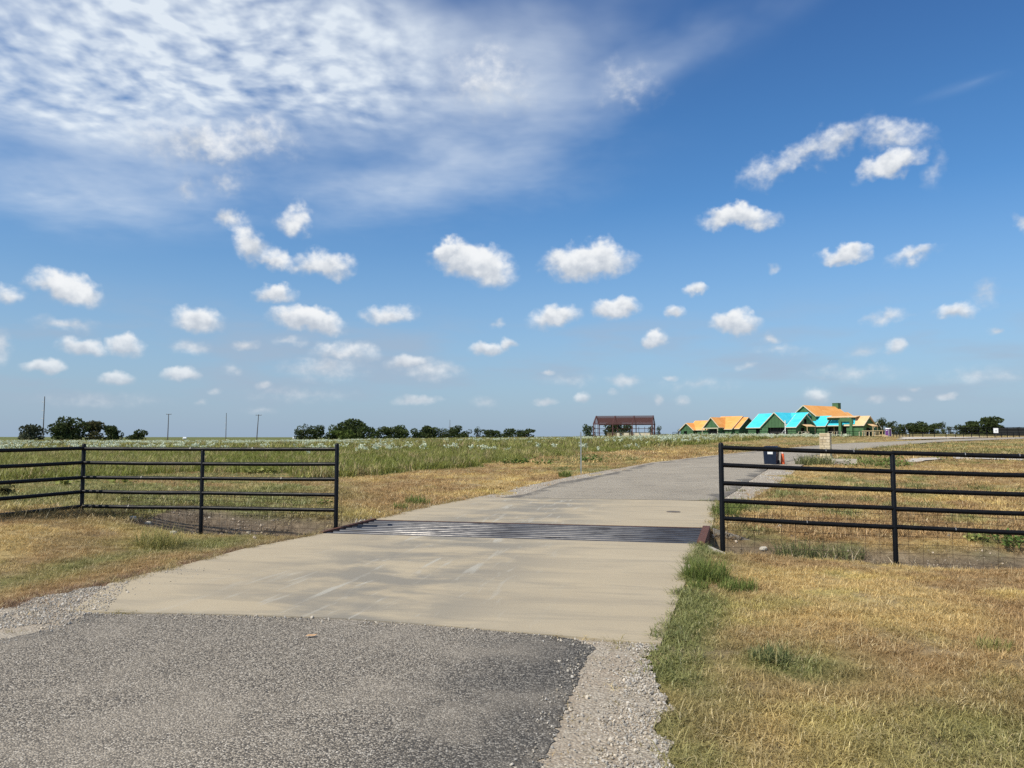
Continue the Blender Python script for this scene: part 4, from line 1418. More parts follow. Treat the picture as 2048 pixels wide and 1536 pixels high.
for a in [
    (62, 848, 60, 290, 'sparse grey-green bushy tree beside the tallest power pole', 'leaf_grey', 8, 700),
    (141, 832, 62, 290, 'tall dark oak, left end of the big left clump', 'leaf_oak', 12, 1500),
    (187, 842, 54, 296, 'brownish olive oak between the tall dark oak and a round dark oak', 'leaf_olive', 9, 1000),
    (231, 851, 46, 300, 'round dark oak with a ragged right side in the left clump', 'leaf_oak', 8, 1000),
    (274, 859, 44, 305, 'low wide dark oak standing right of the left clump', 'leaf_oak', 7, 800),
    (604, 848, 34, 300, 'dark leafy tree at the left end of the middle grove', 'leaf_oak', 8, 800),
    (634, 849, 44, 302, 'round-topped dark tree, second from the left of the middle grove', 'leaf_oak', 8, 900),
    (668, 852, 40, 310, 'lower tree filling the gap left of the highest middle crown', 'leaf_mid', 7, 700),
    (702, 837, 68, 306, 'highest broad tree of the middle grove', 'leaf_oak', 12, 1500),
    (737, 851, 42, 300, 'sloping tree on the right flank of the highest middle crown', 'leaf_mid', 8, 800),
    (777, 853, 50, 320, 'low dark tree right of the gap after the middle grove', 'leaf_oak', 8, 800),
    (806, 850, 50, 325, 'green rounded tree in the low row left of the far mast', 'leaf_mid', 8, 800),
    (860, 852, 50, 330, 'dense dark tree left of the small mast in the low row', 'leaf_oak', 9, 900),
    (886, 856, 26, 330, 'small pale green tree beside the dense dark one by the mast', 'leaf_mid', 6, 400),
    (915, 852, 42, 332, 'dome-shaped dark tree just right of the small mast', 'leaf_oak', 8, 800),
    (954, 853, 22, 335, 'narrow pointed tree in the far low row', 'leaf_oak', 5, 350),
    (974, 859, 40, 350, 'low hazy tree after the narrow pointed one', 'leaf_oak', 7, 500),
    (1020, 857, 40, 360, 'low far tree, second from the right of the far row', 'leaf_oak', 7, 500),
    (1052, 858, 36, 360, 'low far tree at the right end of the far row', 'leaf_oak', 7, 500),
    (688, 860, 52, 285, 'light green rounded bush in front of the highest middle crown', 'leaf_bright', 8, 700),
    (756, 858, 30, 318, 'small low tree in the gap right of the sloping tree', 'leaf_mid', 6, 400),
    (832, 857, 34, 328, 'low green tree between the rounded tree and the dense dark tree', 'leaf_mid', 7, 500),
    (893, 859, 26, 336, 'tiny low tree at the foot of the small mast', 'leaf_mid', 5, 300),
    (936, 859, 30, 336, 'low tree between the dome-shaped tree and the narrow pointed tree', 'leaf_mid', 6, 400),
    (998, 861, 34, 355, 'low far tree, third from the right of the far row', 'leaf_mid', 6, 400),
    (1036, 861, 30, 362, 'lowest far tree between the last two of the far row', 'leaf_mid', 6, 350),
    (1177, 848, 30, 255, 'round green bush-like tree at the left corner of the steel barn', 'leaf_mid', 7, 700),
    (1228, 843, 48, 275, 'broad dark tree seen through the left half of the barn frame', 'leaf_oak', 9, 900),
    (1252, 846, 34, 278, 'dark tree seen through the middle of the barn frame', 'leaf_oak', 7, 600),
    (1302, 852, 18, 270, 'small dark tree seen through the right end of the barn frame', 'leaf_oak', 5, 300),
    (1318, 852, 18, 268, 'small dark tree standing just right of the barn', 'leaf_oak', 5, 300),
    (1356, 857, 14, 290, 'tiny dark tree at the left corner of the smaller house', 'leaf_oak', 4, 200),
    (1764, 836, 34, 330, 'feathery dark tree rising behind the right end of the lodge', 'leaf_oak', 8, 800),
    (1784, 843, 30, 320, 'dark tree directly behind the purple toilet', 'leaf_oak', 7, 600),
    (1808, 846, 34, 325, 'low dark tree right of the purple toilet', 'leaf_oak', 7, 600),
    (1838, 842, 50, 330, 'broad dark tree in the middle of the right grove', 'leaf_oak', 9, 1000),
    (1866, 847, 30, 330, 'dark tree with a greenish lower side in the right grove', 'leaf_mid', 7, 600),
    (1884, 845, 24, 325, 'narrow dark tree at the right end of the right grove', 'leaf_oak', 6, 500),
    (1899, 852, 18, 340, 'small dark tree alone right of the right grove', 'leaf_oak', 5, 300),
    (1924, 850, 36, 300, 'low dark tree on the left slope of the big right oak', 'leaf_oak', 7, 700),
    (1952, 842, 44, 298, 'middle-high dark tree leaning on the big right oak', 'leaf_oak', 8, 900),
    (1978, 833, 56, 296, 'big spreading oak behind the white sign', 'leaf_oak', 12, 1500),
    (2030, 853, 28, 380, 'thin sparse tree behind the dark screened fence', 'leaf_grey', 6, 300),
]:
    tree(a[0], a[1], a[2], a[3], a[4], a[5], lobes=a[6], nleaf=a[7])

# ------------------------------------------------------------------ power poles
def pole(px, ptop, dist, label, arms, lean=0.0, r=.17):
    p = AT(px, dist)
    h = CAMZ + (EYE - ptop) * dist / F - p.z
    t = thing('utility_pole', label, 'power pole', (p.x, p.y, p.z), 0, 'power poles on the skyline')
    part('shaft', MB().tube([(0, 0, -.3), (lean * h, 0, h)], [r * 1.25, r * .8], 10), M['wood_pole'], t, smooth=True)
    for f, side, ln in arms:
        z = h * f
        x = lean * z
        if side == 0:
            part('crossarm', MB().beam((x - ln, .12, z), (x + ln, .12, z), .14, .18), M['wood_pole'], t)
            for q in (-ln * .9, 0, ln * .9):
                part('insulator', MB().tube([(x + q, .12, z + .08), (x + q, .12, z + .4)], .08, 8), M['palegrey'], t)
        else:
            part('insulator_arm', MB().tube([(x, 0, z), (x + side * ln, 0, z + .12)], .09, 8), M['palegrey'], t)
pole(88, 793, 300, 'tallest slim power pole, left of the tree clumps', [(.87, -1, 1.0), (.68, -1, 1.0), (.50, -1, 1.0)], .003)
pole(337, 828, 330, 'dark power pole with a short crossarm, right of the low wide oak', [(.985, 0, 1.1)], .01)
pole(453, 826, 520, 'thin far power pole with three side insulators', [(.83, -1, 1.3), (.62, -1, 1.3), (.42, -1, 1.3)], .0, .2)
pole(514.5, 829, 330, 'leaning power pole with a crossarm, nearest to the middle grove', [(.97, 0, 1.25)], .055)
pole(900, 840, 420, 'small lattice-topped mast standing among the low row of trees', [(.6, 0, .8)], .0, .12)

# ------------------------------------------------------------------ roadside things
def box_xy(px, py):
    q = G(px, py)
    return q

# grey marker post
q = G(1162, 948)
t = thing('marker_post', 'thin grey steel post at the road edge left of the barn', 'post', q)
hp = (948 - 864.5) / F * q.y
part('shaft', MB().box((0, 0, hp / 2 - .1), (.035, .05, hp + .2)), M['steelpost'], t)
part('flange', MB().box((0, -.028, hp / 2 - .1), (.055, .006, hp + .16)), M['steelpost'], t)

# blue wheeled bin
q = G(1543, 930)
b = math.atan2(q.x, q.y)
t = thing('wheeled_bin', 'dark navy wheeled bin with a white label at the road edge', 'bin', q, -b - R(14))
part('body', MB().box((0, 0, .47), (.60, .58, .84), 0, 1.14), M['navy'], t)
lid = part('lid', MB().box((0, -.02, .925), (.74, .76, .05)).box((0, -.02, .97), (.64, .6, .05), 0, .8), M['navy'], t)
part('handle', MB().tube([(-.24, .40, .90), (.24, .40, .90)], .02, 8), M['navy'], lid, smooth=True)
part('label_plate', MB().box((.02, -.318, .64), (.27, .006, .13)), M['white'], t)
for x in (-.30, .30):
    part('wheel', MB().tube([(x - .04, .26, .13), (x + .04, .26, .13)], .13, 16), M['tyre'], t, smooth=True)
# orange cone
q = G(1565.5, 930)
t = thing('traffic_cone', 'tall slim orange traffic cone beside the navy bin', 'traffic cone', q)
part('base', MB().box((0, 0, .025), (.30, .30, .05), .3, .95), M['tyre'], t)
part('body', MB().tube([(0, 0, .05), (0, 0, .84), (0, 0, .88)], [.115, .05, .03], 18), M['orange_cone'], t, smooth=True)
part('band', MB().tube([(0, 0, .60), (0, 0, .72)], [.072, .062], 18, False), M['reflective'], t, smooth=True)

# stone pillar
def build_pillar():
    q = G(1652, 918)
    b = math.atan2(q.x, q.y)
    t = thing('stone_pillar', 'square pale limestone pillar on the far side of the fence by the road', 'pillar', q, -b - R(10))
    w, n = .60, 9
    hgt = (918 - 868) / F * q.y
    ch = hgt / n
    part('core', MB().box((0, 0, hgt / 2 - .05), (w - .10, w - .10, hgt - .02)), M['mortar'], t)
    rr = random.Random(4)
    for k in range(n):
        z = ch * (k + .5)
        e = .07 if k == 0 else 0
        for sd in range(4):
            L = w + e
            cuts = [-.5, rr.uniform(-.18, .18), .5] if (k + sd) % 3 else [-.5, rr.uniform(-.28, -.12), rr.uniform(.12, .28), .5]
            for c0, c1 in zip(cuts[:-1], cuts[1:]):
                dp = .055 + rr.uniform(0, .018)
                cx = (c0 + c1) / 2 * L
                ang = sd * math.pi / 2
                dist = L / 2 - .05 + dp / 2
                x, y = cx, -dist
                X, Y = x * math.cos(ang) - y * math.sin(ang), x * math.sin(ang) + y * math.cos(ang)
                part('stone', MB().box((X, Y, z), ((c1 - c0) * L - .014, dp, ch - .016), ang, .985), M['stone'], t)
    part('top_stone', MB().box((0, 0, hgt + .02), (w + .02, w + .02, .05), 0, .97), M['stone'], t)
build_pillar()

# low concrete headwall beyond the right fence
q = G(1676, 929)
b = math.atan2(q.x, q.y)
t = thing('culvert_headwall', 'low long pale concrete headwall in the grass below the stone pillar', 'headwall', q, -b)
part('wall_top', MB().box((0, 0, .17), (1.85, .30, .26)), M['concrete_pale'], t)
part('footing', MB().box((.15, -.06, .02), (.80, .34, .34)), M['concrete_grey'], t)

# round cover in the concrete
q = G0(1347, 1024, .018)
solo('utility_cover', MB().tube([(0, 0, .0), (0, 0, .010)], [.15, .145], 24), M['cyl'], 'small round iron cover set in the concrete beyond the cattle guard', 'cover', loc=q)

# portable toilet
def build_toilet():
    p = AT(1775, 212)
    b = math.atan2(p.x, p.y)
    t = thing('portable_toilet', 'purple portable toilet with a white roof right of the lodge', 'portable toilet', (p.x, p.y, p.z - .05), -b - R(32))
    part('skid', MB().box((0, 0, .07), (1.18, 1.18, .14)), M['palegrey'], t)
    part('body', MB().box((0, 0, 1.1), (1.10, 1.10, 1.95)), M['purple'], t)
    for x in (-1, 1):
        for y in (-1, 1):
            part('corner_post', MB().box((x * .55, y * .55, 1.1), (.09, .09, 1.96)), M['palegrey'], t)
    d = part('door', MB().box((0, -.565, 1.06), (.78, .04, 1.80)), M['purple'], t)
    part('door_sign', MB().box((-.06, -.592, 1.74), (.44, .012, .18)), M['white'], d)
    part('latch', MB().box((.30, -.60, 1.05), (.06, .03, .16)), M['palegrey'], d)
    part('roof', MB().box((0, 0, 2.11), (1.22, 1.22, .08)).box((0, 0, 2.25), (1.16, 1.16, .20), 0, .55), M['white'], t)
    part('vent_pipe', MB().tube([(.4, .4, 2.1), (.4, .4, 2.55)], .05, 8), M['palegrey'], t)
build_toilet()

# white notice board by the far road
q = AT(1990, 150)
zb = float(H(q.x, q.y))
t = thing('notice_sign', 'white square notice on a thin post before the screened fence', 'sign', (q.x, q.y, zb), -math.atan2(q.x, q.y))
ztop = CAMZ + (EYE - 856.4) * q.y / F - zb
part('post', MB().box((0, .03, ztop / 2), (.05, .05, ztop)), M['wood_pole'], t)
bd = part('board', MB().box((0, 0, ztop - .46), (.80, .03, .92)), M['white'], t)
for k, (zz, ww) in enumerate(((.40, .30), (.52, .34), (.60, .26))):
    part('text_line', MB().box((.04, -.0165, ztop - zz), (ww, .004, .045)), M['ink'], bd)

# far ranch fences
def ranch_fence(label, pts, nposts, hh, rails, mat='black', r=.05, screen=False):
    a = pts[0]
    t = thing('ranch_fence', label, 'fence', a, 0)
    P = [Vector(p) for p in pts]
    seg = [(P[i + 1] - P[i]).length for i in range(len(P) - 1)]
    tot = sum(seg)
    pos = []
    for k in range(nposts):
        s = tot * k / (nposts - 1)
        i = 0
        while i < len(seg) - 1 and s > seg[i]:
            s -= seg[i]; i += 1
        c = P[i].lerp(P[i + 1], min(s / seg[i], 1))
        pos.append(Vector((c.x, c.y, float(H(c.x, c.y)))))
    for c in pos:
        part('post', MB().tube([(c.x, c.y, c.z - .2), (c.x, c.y, c.z + hh + .08)], r, 8), M[mat], t, True, True)
    for f in rails:
        for c, d in zip(pos[:-1], pos[1:]):
            part('rail', MB().beam((c.x, c.y, c.z + hh * f), (d.x, d.y, d.z + hh * f), r * 1.5, r * 2.0), M[mat], t, True)
    if screen:
        for c, d in zip(pos[:-1], pos[1:]):
            if project(c.x, c.y, c.z)[0] > 1985:
                m_ = MB().beam((c.x, c.y + .1, c.z + hh * .52), (d.x, d.y + .1, d.z + hh * .52), .02, hh * .86)
                part('screen_panel', m_, M['screen'], t, True)
    return t
ranch_fence('long black rail fence running in front of both houses', [AT(1345, 216), AT(1500, 208), AT(1640, 203), AT(1762, 198)], 22, 1.35, (1.0, .55, .12))
ranch_fence('black rail fence along the right field below the dark trees', [AT(1785, 190), AT(1825, 176), AT(1900, 172), AT(1990, 176), AT(2060, 182)], 22, 1.15, (1.0, .55), r=.075)
ranch_fence('tall dark screened fence at the right edge behind the white sign', [AT(1895, 255), AT(1960, 235), AT(2080, 215)], 12, 2.5, (1.0, .72, .05), r=.07, screen=True)

# building site odds and ends
def at_off(px, dist): 
    p = AT(px, dist)
    return p, -math.atan2(p.x, p.y)
p, rz = at_off(1744, 205)
t = thing('lumber_rack', 'row of upright bare timber studs on the lodge terrace near the purple toilet', 'stud wall', p, rz)
part('top_plate', MB().beam((-2.6, 0, 1.55), (2.6, 0, 1.55), .14, .12), M['lumber'], t)
for k in range(7):
    part('stud', MB().beam((-2.5 + k * .8, 0, 0), (-2.4 + k * .8, .1, 1.5), .14, .12), M['lumber'], t)
p, rz = at_off(1762, 203)
t = thing('lumber_stack', 'low stack of pale yellow lumber beside the purple toilet', 'lumber', p, rz)
for k in range(8):
    part('board', MB().box((random.uniform(-.2, .2), -.35 + .24 * (k % 4), .10 + .18 * (k // 4)), (3.0, .20, .14), random.uniform(-.05, .05)), M['lumber'], t)
for px, d, ln, lab in ((1606, 206, 2.6, 'pale timber porch rail in front of the middle gable of the lodge'), (1668, 204, 3.2, 'pale timber porch rail left of the lodge entrance'), (1732, 203, 3.6, 'pale timber porch rail right of the lodge entrance')):
    p, rz = at_off(px, d)
    t = thing('porch_rail', lab, 'railing', p, rz, 'timber rails in front of the lodge')
    part('top_rail', MB().beam((-ln / 2, 0, 1.35), (ln / 2, 0, 1.35), .14, .14), M['lumber_white'], t)
    for k in range(4):
        part('baluster', MB().box((-ln / 2 + ln * k / 3, 0, .66), (.13, .13, 1.3)), M['lumber_white'], t)
p, rz = at_off(1604, 204.5)
t = thing('trestle', 'slanted pale timber trestle in front of the lodge garage', 'trestle', p, rz)
part('plank', MB().beam((-1.1, 0, .35), (1.2, 0, 1.15), .10, .18), M['lumber_white'], t)
for x, z in ((-.9, .4), (1.0, 1.1)):
    part('leg', MB().beam((x, -.3, 0), (x, 0, z), .1, .1), M['lumber_white'], t)
    part('leg', MB().beam((x, .3, 0), (x, 0, z), .1, .1), M['lumber_white'], t)
p, rz = at_off(1543, 203)
t = thing('white_tub', 'small white tub standing before the dark garage opening', 'tub', p, rz)
part('tub_body', MB().tube([(0, 0, 0), (0, 0, .75)], [.30, .38], 14), M['white'], t, smooth=True)
part('rim', MB().tube([(0, 0, .72), (0, 0, .80)], [.42, .42], 14), M['white'], t, smooth=True)
for px, lab in ((371, 'small white tank far off at the field edge near the dark power pole'), (590, 'small white tank far off left of the middle grove')):
    p, rz = at_off(px, 330)
    t = thing('water_tank', lab, 'tank', p, rz, 'white tanks at the field edge')
    part('tank_body', MB().tube([(-.75, 0, 1.0), (-.6, 0, 1.0), (.6, 0, 1.0), (.75, 0, 1.0)], [.35, .62, .62, .35], 14), M['white'], t, smooth=True)
    for x in (-.4, .4):
        part('leg', MB().box((x, 0, .25), (.12, .7, .5)), M['palegrey'], t)

# ------------------------------------------------------------------ rocks, leaf
def rock(px, py, wpx, label):
    q = G(px, py)
    s = wpx / F * q.length / 2
    r = np.random.default_rng(int(px))
    import bmesh
    bm = bmesh.new()
    bmesh.ops.create_icosphere(bm, subdivisions=2, radius=1)
    for v in bm.verts:
        n = fbm(np.array([v.co.x * 1.7 + px]), np.array([v.co.y * 1.7 + v.co.z * 2.3]), 3, 2)[0]
        v.co *= .75 + .55 * n
        v.co.z *= .62
    bmesh.ops.scale(bm, vec=(s, s * .8, s), verts=bm.verts)
    me = bpy.data.meshes.new('limestone_rock')
    bm.to_mesh(me); bm.free()
    me.materials.append(M['limestone'])
    o = bpy.data.objects.new('limestone_rock', me)
    o.location = (q.x, q.y, q.z + s * .22)
    o.rotation_euler = (0, 0, r.uniform(0, 6))
    tag(link(o), label, 'rock', 'white rocks in the ditch')
for a in [(1527, 1100, 15, 'white limestone rock lying in the dark ditch right of the fence end post'), (265, 1040, 18, 'flat white rock left of the wire netting on the left'),
          (296, 1049, 14, 'broken white rock at the left end of the wire netting'), (655, 1036, 12, 'white rock beside the left fence end post'),
          (497, 1066, 8, 'small white stone under the middle of the left netting'), (346, 1068, 14, 'grey-white rock at the foot of the left middle post, on its left'),
          (1560, 1053, 8, 'small white stone on the dry bank beyond the right netting'), (418, 1037, 8, 'small white stone just right of the left middle post')]:
    rock(*a)
q = G0(622, 1272, .02)
lf = MB().add([(-.045, 0, .003), (-.015, .022, .010), (.03, .018, .006), (.05, 0, .012), (.02, -.02, .005), (-.02, -.018, .008)], [(0, 5, 1), (1, 5, 4, 2), (2, 4, 3)])
solo('dry_leaf', lf, M['orange_leaf'], 'single orange dry leaf lying on the asphalt', 'leaf', loc=q, rz=.4)

# ------------------------------------------------------------------ clumps and weeds
def clump(px, py, wpx, hpx, label, mat='leaf_grass', n=420, seed=1, name='grass_clump', cat='grass clump', lean=.75):
    q = G(px, py)
    m_px = q.length / F
    rad, h = wpx * m_px / 2, hpx * m_px
    t = thing(name, label, cat, (q.x, q.y, q.z - .02), 0, 'grass clumps by the lane')
    me = blades_mesh('blade', M[mat], n, rad * .8, h * .55, h * 1.25, max(.007, m_px * 1.1), .05, lean, .7, seed)
    part('foliage', me, None, t)
    me = blades_mesh('dry_blade', M['leaf_palegrass'], max(6, n // 9), rad * .8, h * .5, h * 1.0, max(.005, m_px * .8), .2, 1.0, .6, seed + 50)
    part('dry_blade', me, None, t)
    return t
clump(1412, 1160, 104, 52, 'lush bright green grass clump at the right corner of the concrete', n=750, seed=2)
clump(1475, 1178, 90, 30, 'lower green grass tuft leaning right of the lush clump', n=360, seed=3)
clump(1395, 1178, 50, 26, 'small green tuft spilling over the concrete edge below the lush clump', n=200, seed=4)
clump(1600, 1112, 120, 36, 'mid-sized green grass clump in the right ditch between the two posts', 'leaf_dull', n=520, seed=5)
clump(1690, 1112, 80, 24, 'thin green grass tuft left of the second right post', 'leaf_dull', n=200, seed=15)
clump(318, 1092, 95, 40, 'pale yellow-green grass clump left of the left middle post', 'leaf_palegrass', n=420, seed=6)
clump(1540, 1316, 100, 36, 'bluish green tuft of long grass in the middle of the lawn', 'leaf_dull', n=260, seed=7, lean=1.2)
clump(1905, 1412, 80, 14, 'flat dark green patch of grass in the dry lawn on the right', 'leaf_dull', n=260, seed=8, lean=1.3)
clump(1452, 1036, 60, 40, 'dark green grass beside the concrete behind the right end post', n=260, seed=9)
clump(1472, 1025, 50, 34, 'green grass tuft right of the right end post', n=220, seed=10)
clump(835, 1008, 60, 22, 'dark green weedy tuft at the left edge of the far concrete', n=200, seed=11)
clump(800, 1018, 34, 18, 'small dark tuft nearest the guard on the left concrete edge', n=120, seed=12)
clump(1628, 930, 86, 24, 'long green grass along the shoulder beside the orange cone', 'leaf_dull', n=420, seed=13)
clump(1130, 953, 34, 16, 'round green tuft on the gravel edge left of the grey post', n=140, seed=14)
clump(1985, 1300, 70, 30, 'straw coloured tuft at the right edge of the lawn', 'leaf_palegrass', n=200, seed=16)

def weed(px, py, wpx, hpx, label, mat='leaf_weed', n=160, seed=1, leaf=.10):
    q = G(px, py)
    m_px = q.length / F
    w, h = wpx * m_px, hpx * m_px
    t = thing('broadleaf_weed', label, 'weed', (q.x, q.y, q.z - .02), 0, 'broadleaf weeds in the grass')
    r = np.random.default_rng(seed)
    mb = MB()
    V = []; Fc = []; B = []
    ns = max(5, n // 14)
    tips = []
    for i in range(ns):
        a = r.uniform(0, 6.28); q_ = math.sqrt(r.uniform(0, 1))
        x, y = q_ * w / 2 * math.cos(a), q_ * w / 2 * math.sin(a)
        z = h * r.uniform(.55, 1.0) * (1 - .35 * q_)
        mb.tube([(x * .35, y * .35, 0), (x * .8, y * .8, z * .6), (x, y, z)], [.008, .006, .003], 5)
        tips.append((x, y, z))
    for i in range(n):
        x, y, z = tips[r.integers(0, ns)]
        f = r.uniform(.3, 1.05)
        c = np.array([x * (.35 + .65 * f), y * (.35 + .65 * f), z * f]) + r.normal(0, leaf * .6, 3)
        c[2] = max(c[2], .02)
        u = r.normal(0, 1, 3); u[2] *= .5; u /= np.linalg.norm(u)
        nn = np.array([r.normal(0, .5), r.normal(0, .5), 1.0]); v = np.cross(nn, u); v /= np.linalg.norm(v)
        s = leaf * r.uniform(.6, 1.25)
        o = len(V)
        V += [tuple(c - u * s * .5), tuple(c - u * s * .2 + v * s * .42), tuple(c + u * s * .2 + v * s * .34), tuple(c + u * s * .62), tuple(c + u * s * .2 - v * s * .34), tuple(c - u * s * .2 - v * s * .42)]
        Fc.append(tuple(range(o, o + 6)))
        B += [r.uniform(0, 1)] * 6
    me = bpy.data.meshes.new('foliage')
    me.from_pydata([tuple(map(float, v)) for v in V], [], Fc)
    at = me.attributes.new('brnd', 'FLOAT', 'POINT'); at.data.foreach_set('value', np.array(B, np.float32))
    me.materials.append(M[mat])
    part('foliage', me, None, t)
    part('stem', mb, M['stem'], t)
weed(1742, 936, 130, 30, 'big leafy green weed bush right of the concrete headwall', n=520, seed=1, leaf=.09)
weed(1815, 934, 50, 18, 'leafy green weed right of the second right post', n=140, seed=2, leaf=.09)
weed(2005, 1086, 110, 26, 'green broadleaf weed behind the right netting at the picture edge', n=280, seed=3, leaf=.055)
weed(1955, 1080, 36, 14, 'yellow flowered low weed left of the green one behind the right netting', 'leaf_yellow', n=70, seed=4, leaf=.05)
weed(216, 944, 46, 20, 'yellow-green leafy weed above the third rail right of the corner post', 'leaf_yellow', n=130, seed=5, leaf=.14)
weed(132, 975, 34, 16, 'yellow-green weed left of the corner post', 'leaf_yellow', n=100, seed=6, leaf=.12)
weed(246, 971, 36, 16, 'leafy weed between third and fourth rails right of the corner post', 'leaf_yellow', n=100, seed=7, leaf=.11)
weed(533, 949, 40, 17, 'bushy yellow-green weed in the middle of the left rails', 'leaf_yellow', n=130, seed=8, leaf=.14)
weed(493, 949, 26, 14, 'smaller yellow-green weed left of the bushy one', 'leaf_yellow', n=80, seed=9, leaf=.12)
weed(390, 968, 40, 14, 'spreading weed just left of the left middle post', 'leaf_yellow', n=110, seed=10, leaf=.1)
weed(646, 1012, 30, 14, 'green weed beside the left end post', n=80, seed=11, leaf=.07)
weed(586, 1031, 26, 12, 'small green weed behind the left netting', n=60, seed=12, leaf=.06)
weed(683, 950, 24, 14, 'green weed right of the left end post', n=60, seed=13, leaf=.12)
weed(10, 992, 40, 24, 'olive weed at the left picture edge behind the rails', 'leaf_olive', n=120, seed=14, leaf=.1)
weed(1035, 928, 60, 16, 'low green weed patch at the edge of the tall field left of the grey post', n=160, seed=15, leaf=.13)
weed(1180, 924, 60, 15, 'low green weed patch right of the grey post', n=140, seed=16, leaf=.14)
weed(100, 898, 90, 24, 'ragged olive bush rising above the top rail near the corner post', 'leaf_olive', n=260, seed=17, leaf=.16)
weed(1085, 930, 44, 15, 'low green weed patch left of the grey post at the field edge', n=110, seed=18, leaf=.13)

# ------------------------------------------------------------------ loose stones, grass, field growth
def wedge(y0, y1, n, k=.74, pad=1.6):
    y = np.sqrt(rng.uniform(y0 * y0, y1 * y1, n))
    x = rng.uniform(-1, 1, n) * (y * k + pad)
    return x, y

def stones_mesh(name, seed):
    import bmesh
    bm = bmesh.new()
    bmesh.ops.create_icosphere(bm, subdivisions=1, radius=.5)
    r = np.random.default_rng(seed)
    for v in bm.verts:
        v.co *= r.uniform(.7, 1.15)
        v.co.z *= .7
    me = bpy.data.meshes.new(name)
    bm.to_mesh(me); bm.free()
    me.materials.append(M['pebble'])
    return me
def pebble_mat():
    m, g, p = newmat('pebble')
    at = g.n('ShaderNodeAttribute', attribute_type='INSTANCER', attribute_name='tint')
    g.L.new(at.outputs['Color'], p.inputs['Base Color'])
    p.inputs['Roughness'].default_value = .9
    p.inputs['Specular IOR Level'].default_value = .2
    return m
M['pebble'] = pebble_mat()

def build_stones():
    x, y = wedge(2.4, 9.5, 420000)
    inr = inpoly(x, y, GRAVEL_R); inl = inpoly(x, y, GRAVEL_L)
    hard = inpoly(x, y, ASPHALT) | inpoly(x, y, SLAB_A)
    da = pdist(x, y, ASPHALT)
    # the strip next to the tar is trodden sandy; loose white stone lies outside it
    clump_ = fbm(x * 2.5, y * 2.5, 44, 3)
    keep = (inr & ~hard & (rng.random(len(x)) < np.clip(.10 + 1.3 * sstep(.14, .5, da) * sstep(.3, .6, clump_), 0, 1)))
    keep |= inl & ~inpoly(x, y, ASPHALT) & (rng.random(len(x)) < .75 * sstep(.30, .58, clump_) * np.where(inpoly(x, y, SLAB_A), .5 * sstep(.9, .0, pdist(x, y, [P2(150, 1222), P2(217, 1170)], False)), 1))
    keep |= inpoly(x, y, SLAB_A) & ~inl & (rng.random(len(x)) < .03 * sstep(1.0, .0, pdist(x, y, GL_OUT[:2] + [P2(293, 1150), P2(498, 1097), P2(600, 1078)], False)))
    keep |= hard & inpoly(x, y, ASPHALT) & (da < .25) & (rng.random(len(x)) < .10 * sstep(.25, .0, da))
    x, y = x[keep], y[keep]
    n = len(x)
    s = rng.lognormal(math.log(.0118), .36, n).clip(.005, .04)
    z = np.where(inpoly(x, y, SLAB_A), .018, np.where(inpoly(x, y, ASPHALT), .012, .006)) + s * .2
    v = rng.uniform(.45, 1.15, n)[:, None]
    warm = rng.uniform(0, 1, n)[:, None]
    c = (np.array([.58, .50, .39]) * (1 - warm) + np.array([.50, .47, .42]) * warm) * v
    scatter('gravel', np.c_[x, y, z], rng.uniform(0, 6.28, (n, 3)), s, rng.integers(0, 5, n), c, [stones_mesh('stone_%d' % i, 60 + i) for i in range(5)])
    # stones strewn through the bare ditch dirt on both sides
    n = 2600
    s = np.where(rng.random(n) < .65, rng.uniform(-7.3, -2.8, n), rng.uniform(2.8, 8.0, n)); t = rng.normal(.3, .55, n)
    x = DC[0] + DD[0] * s + DNn[0] * t; y = DC[1] + DD[1] * s + DNn[1] * t
    k = fbm(x * 1.2, y * 1.2, 47, 3) > .42
    x, y = x[k], y[k]; n = len(x)
    sz = rng.lognormal(math.log(.026), .45, n).clip(.010, .09)
    c = np.array([.40, .33, .25]) * rng.uniform(.45, 1.5, n)[:, None]
    hh = np.zeros(n, bool)
    scatter('rubble', np.c_[x, y, ground_z(x, y, hh, hh) + sz * .2], rng.uniform(0, 6.28, (n, 3)), sz, rng.integers(0, 5, n), c, [stones_mesh('stone_ditch_%d' % i, 90 + i) for i in range(5)])
    # coarse stones along the far road edges and the field-side fringe
    x, y = wedge(13, 42, 200000)
    g3 = inpoly(x, y, GRAV[2]) | inpoly(x, y, GRAV[3])
    dB = np.minimum(pdist(x, y, SLAB_B), pdist(x, y, GUARD))
    g3 |= (dB < .5) & ~inpoly(x, y, SLAB_B) & ~inpoly(x, y, GUARD) & (x < 0) & (rng.random(len(x)) < .8)
    keep = g3 & ~inpoly(x, y, ROAD_POLY) & ~inpoly(x, y, SLAB_B) & (rng.random(len(x)) < .8)
    x, y = x[keep], y[keep]; n = len(x)
    s = rng.lognormal(math.log(.028), .4, n).clip(.012, .09)
    c = np.array([.50, .46, .39]) * rng.uniform(.5, 1.15, n)[:, None]
    scatter('gravel', np.c_[x, y, H(x, y) + s * .2], rng.uniform(0, 6.28, (n, 3)), s, rng.integers(0, 5, n), c, [stones_mesh('stone_far_%d' % i, 80 + i) for i in range(5)])
build_stones()

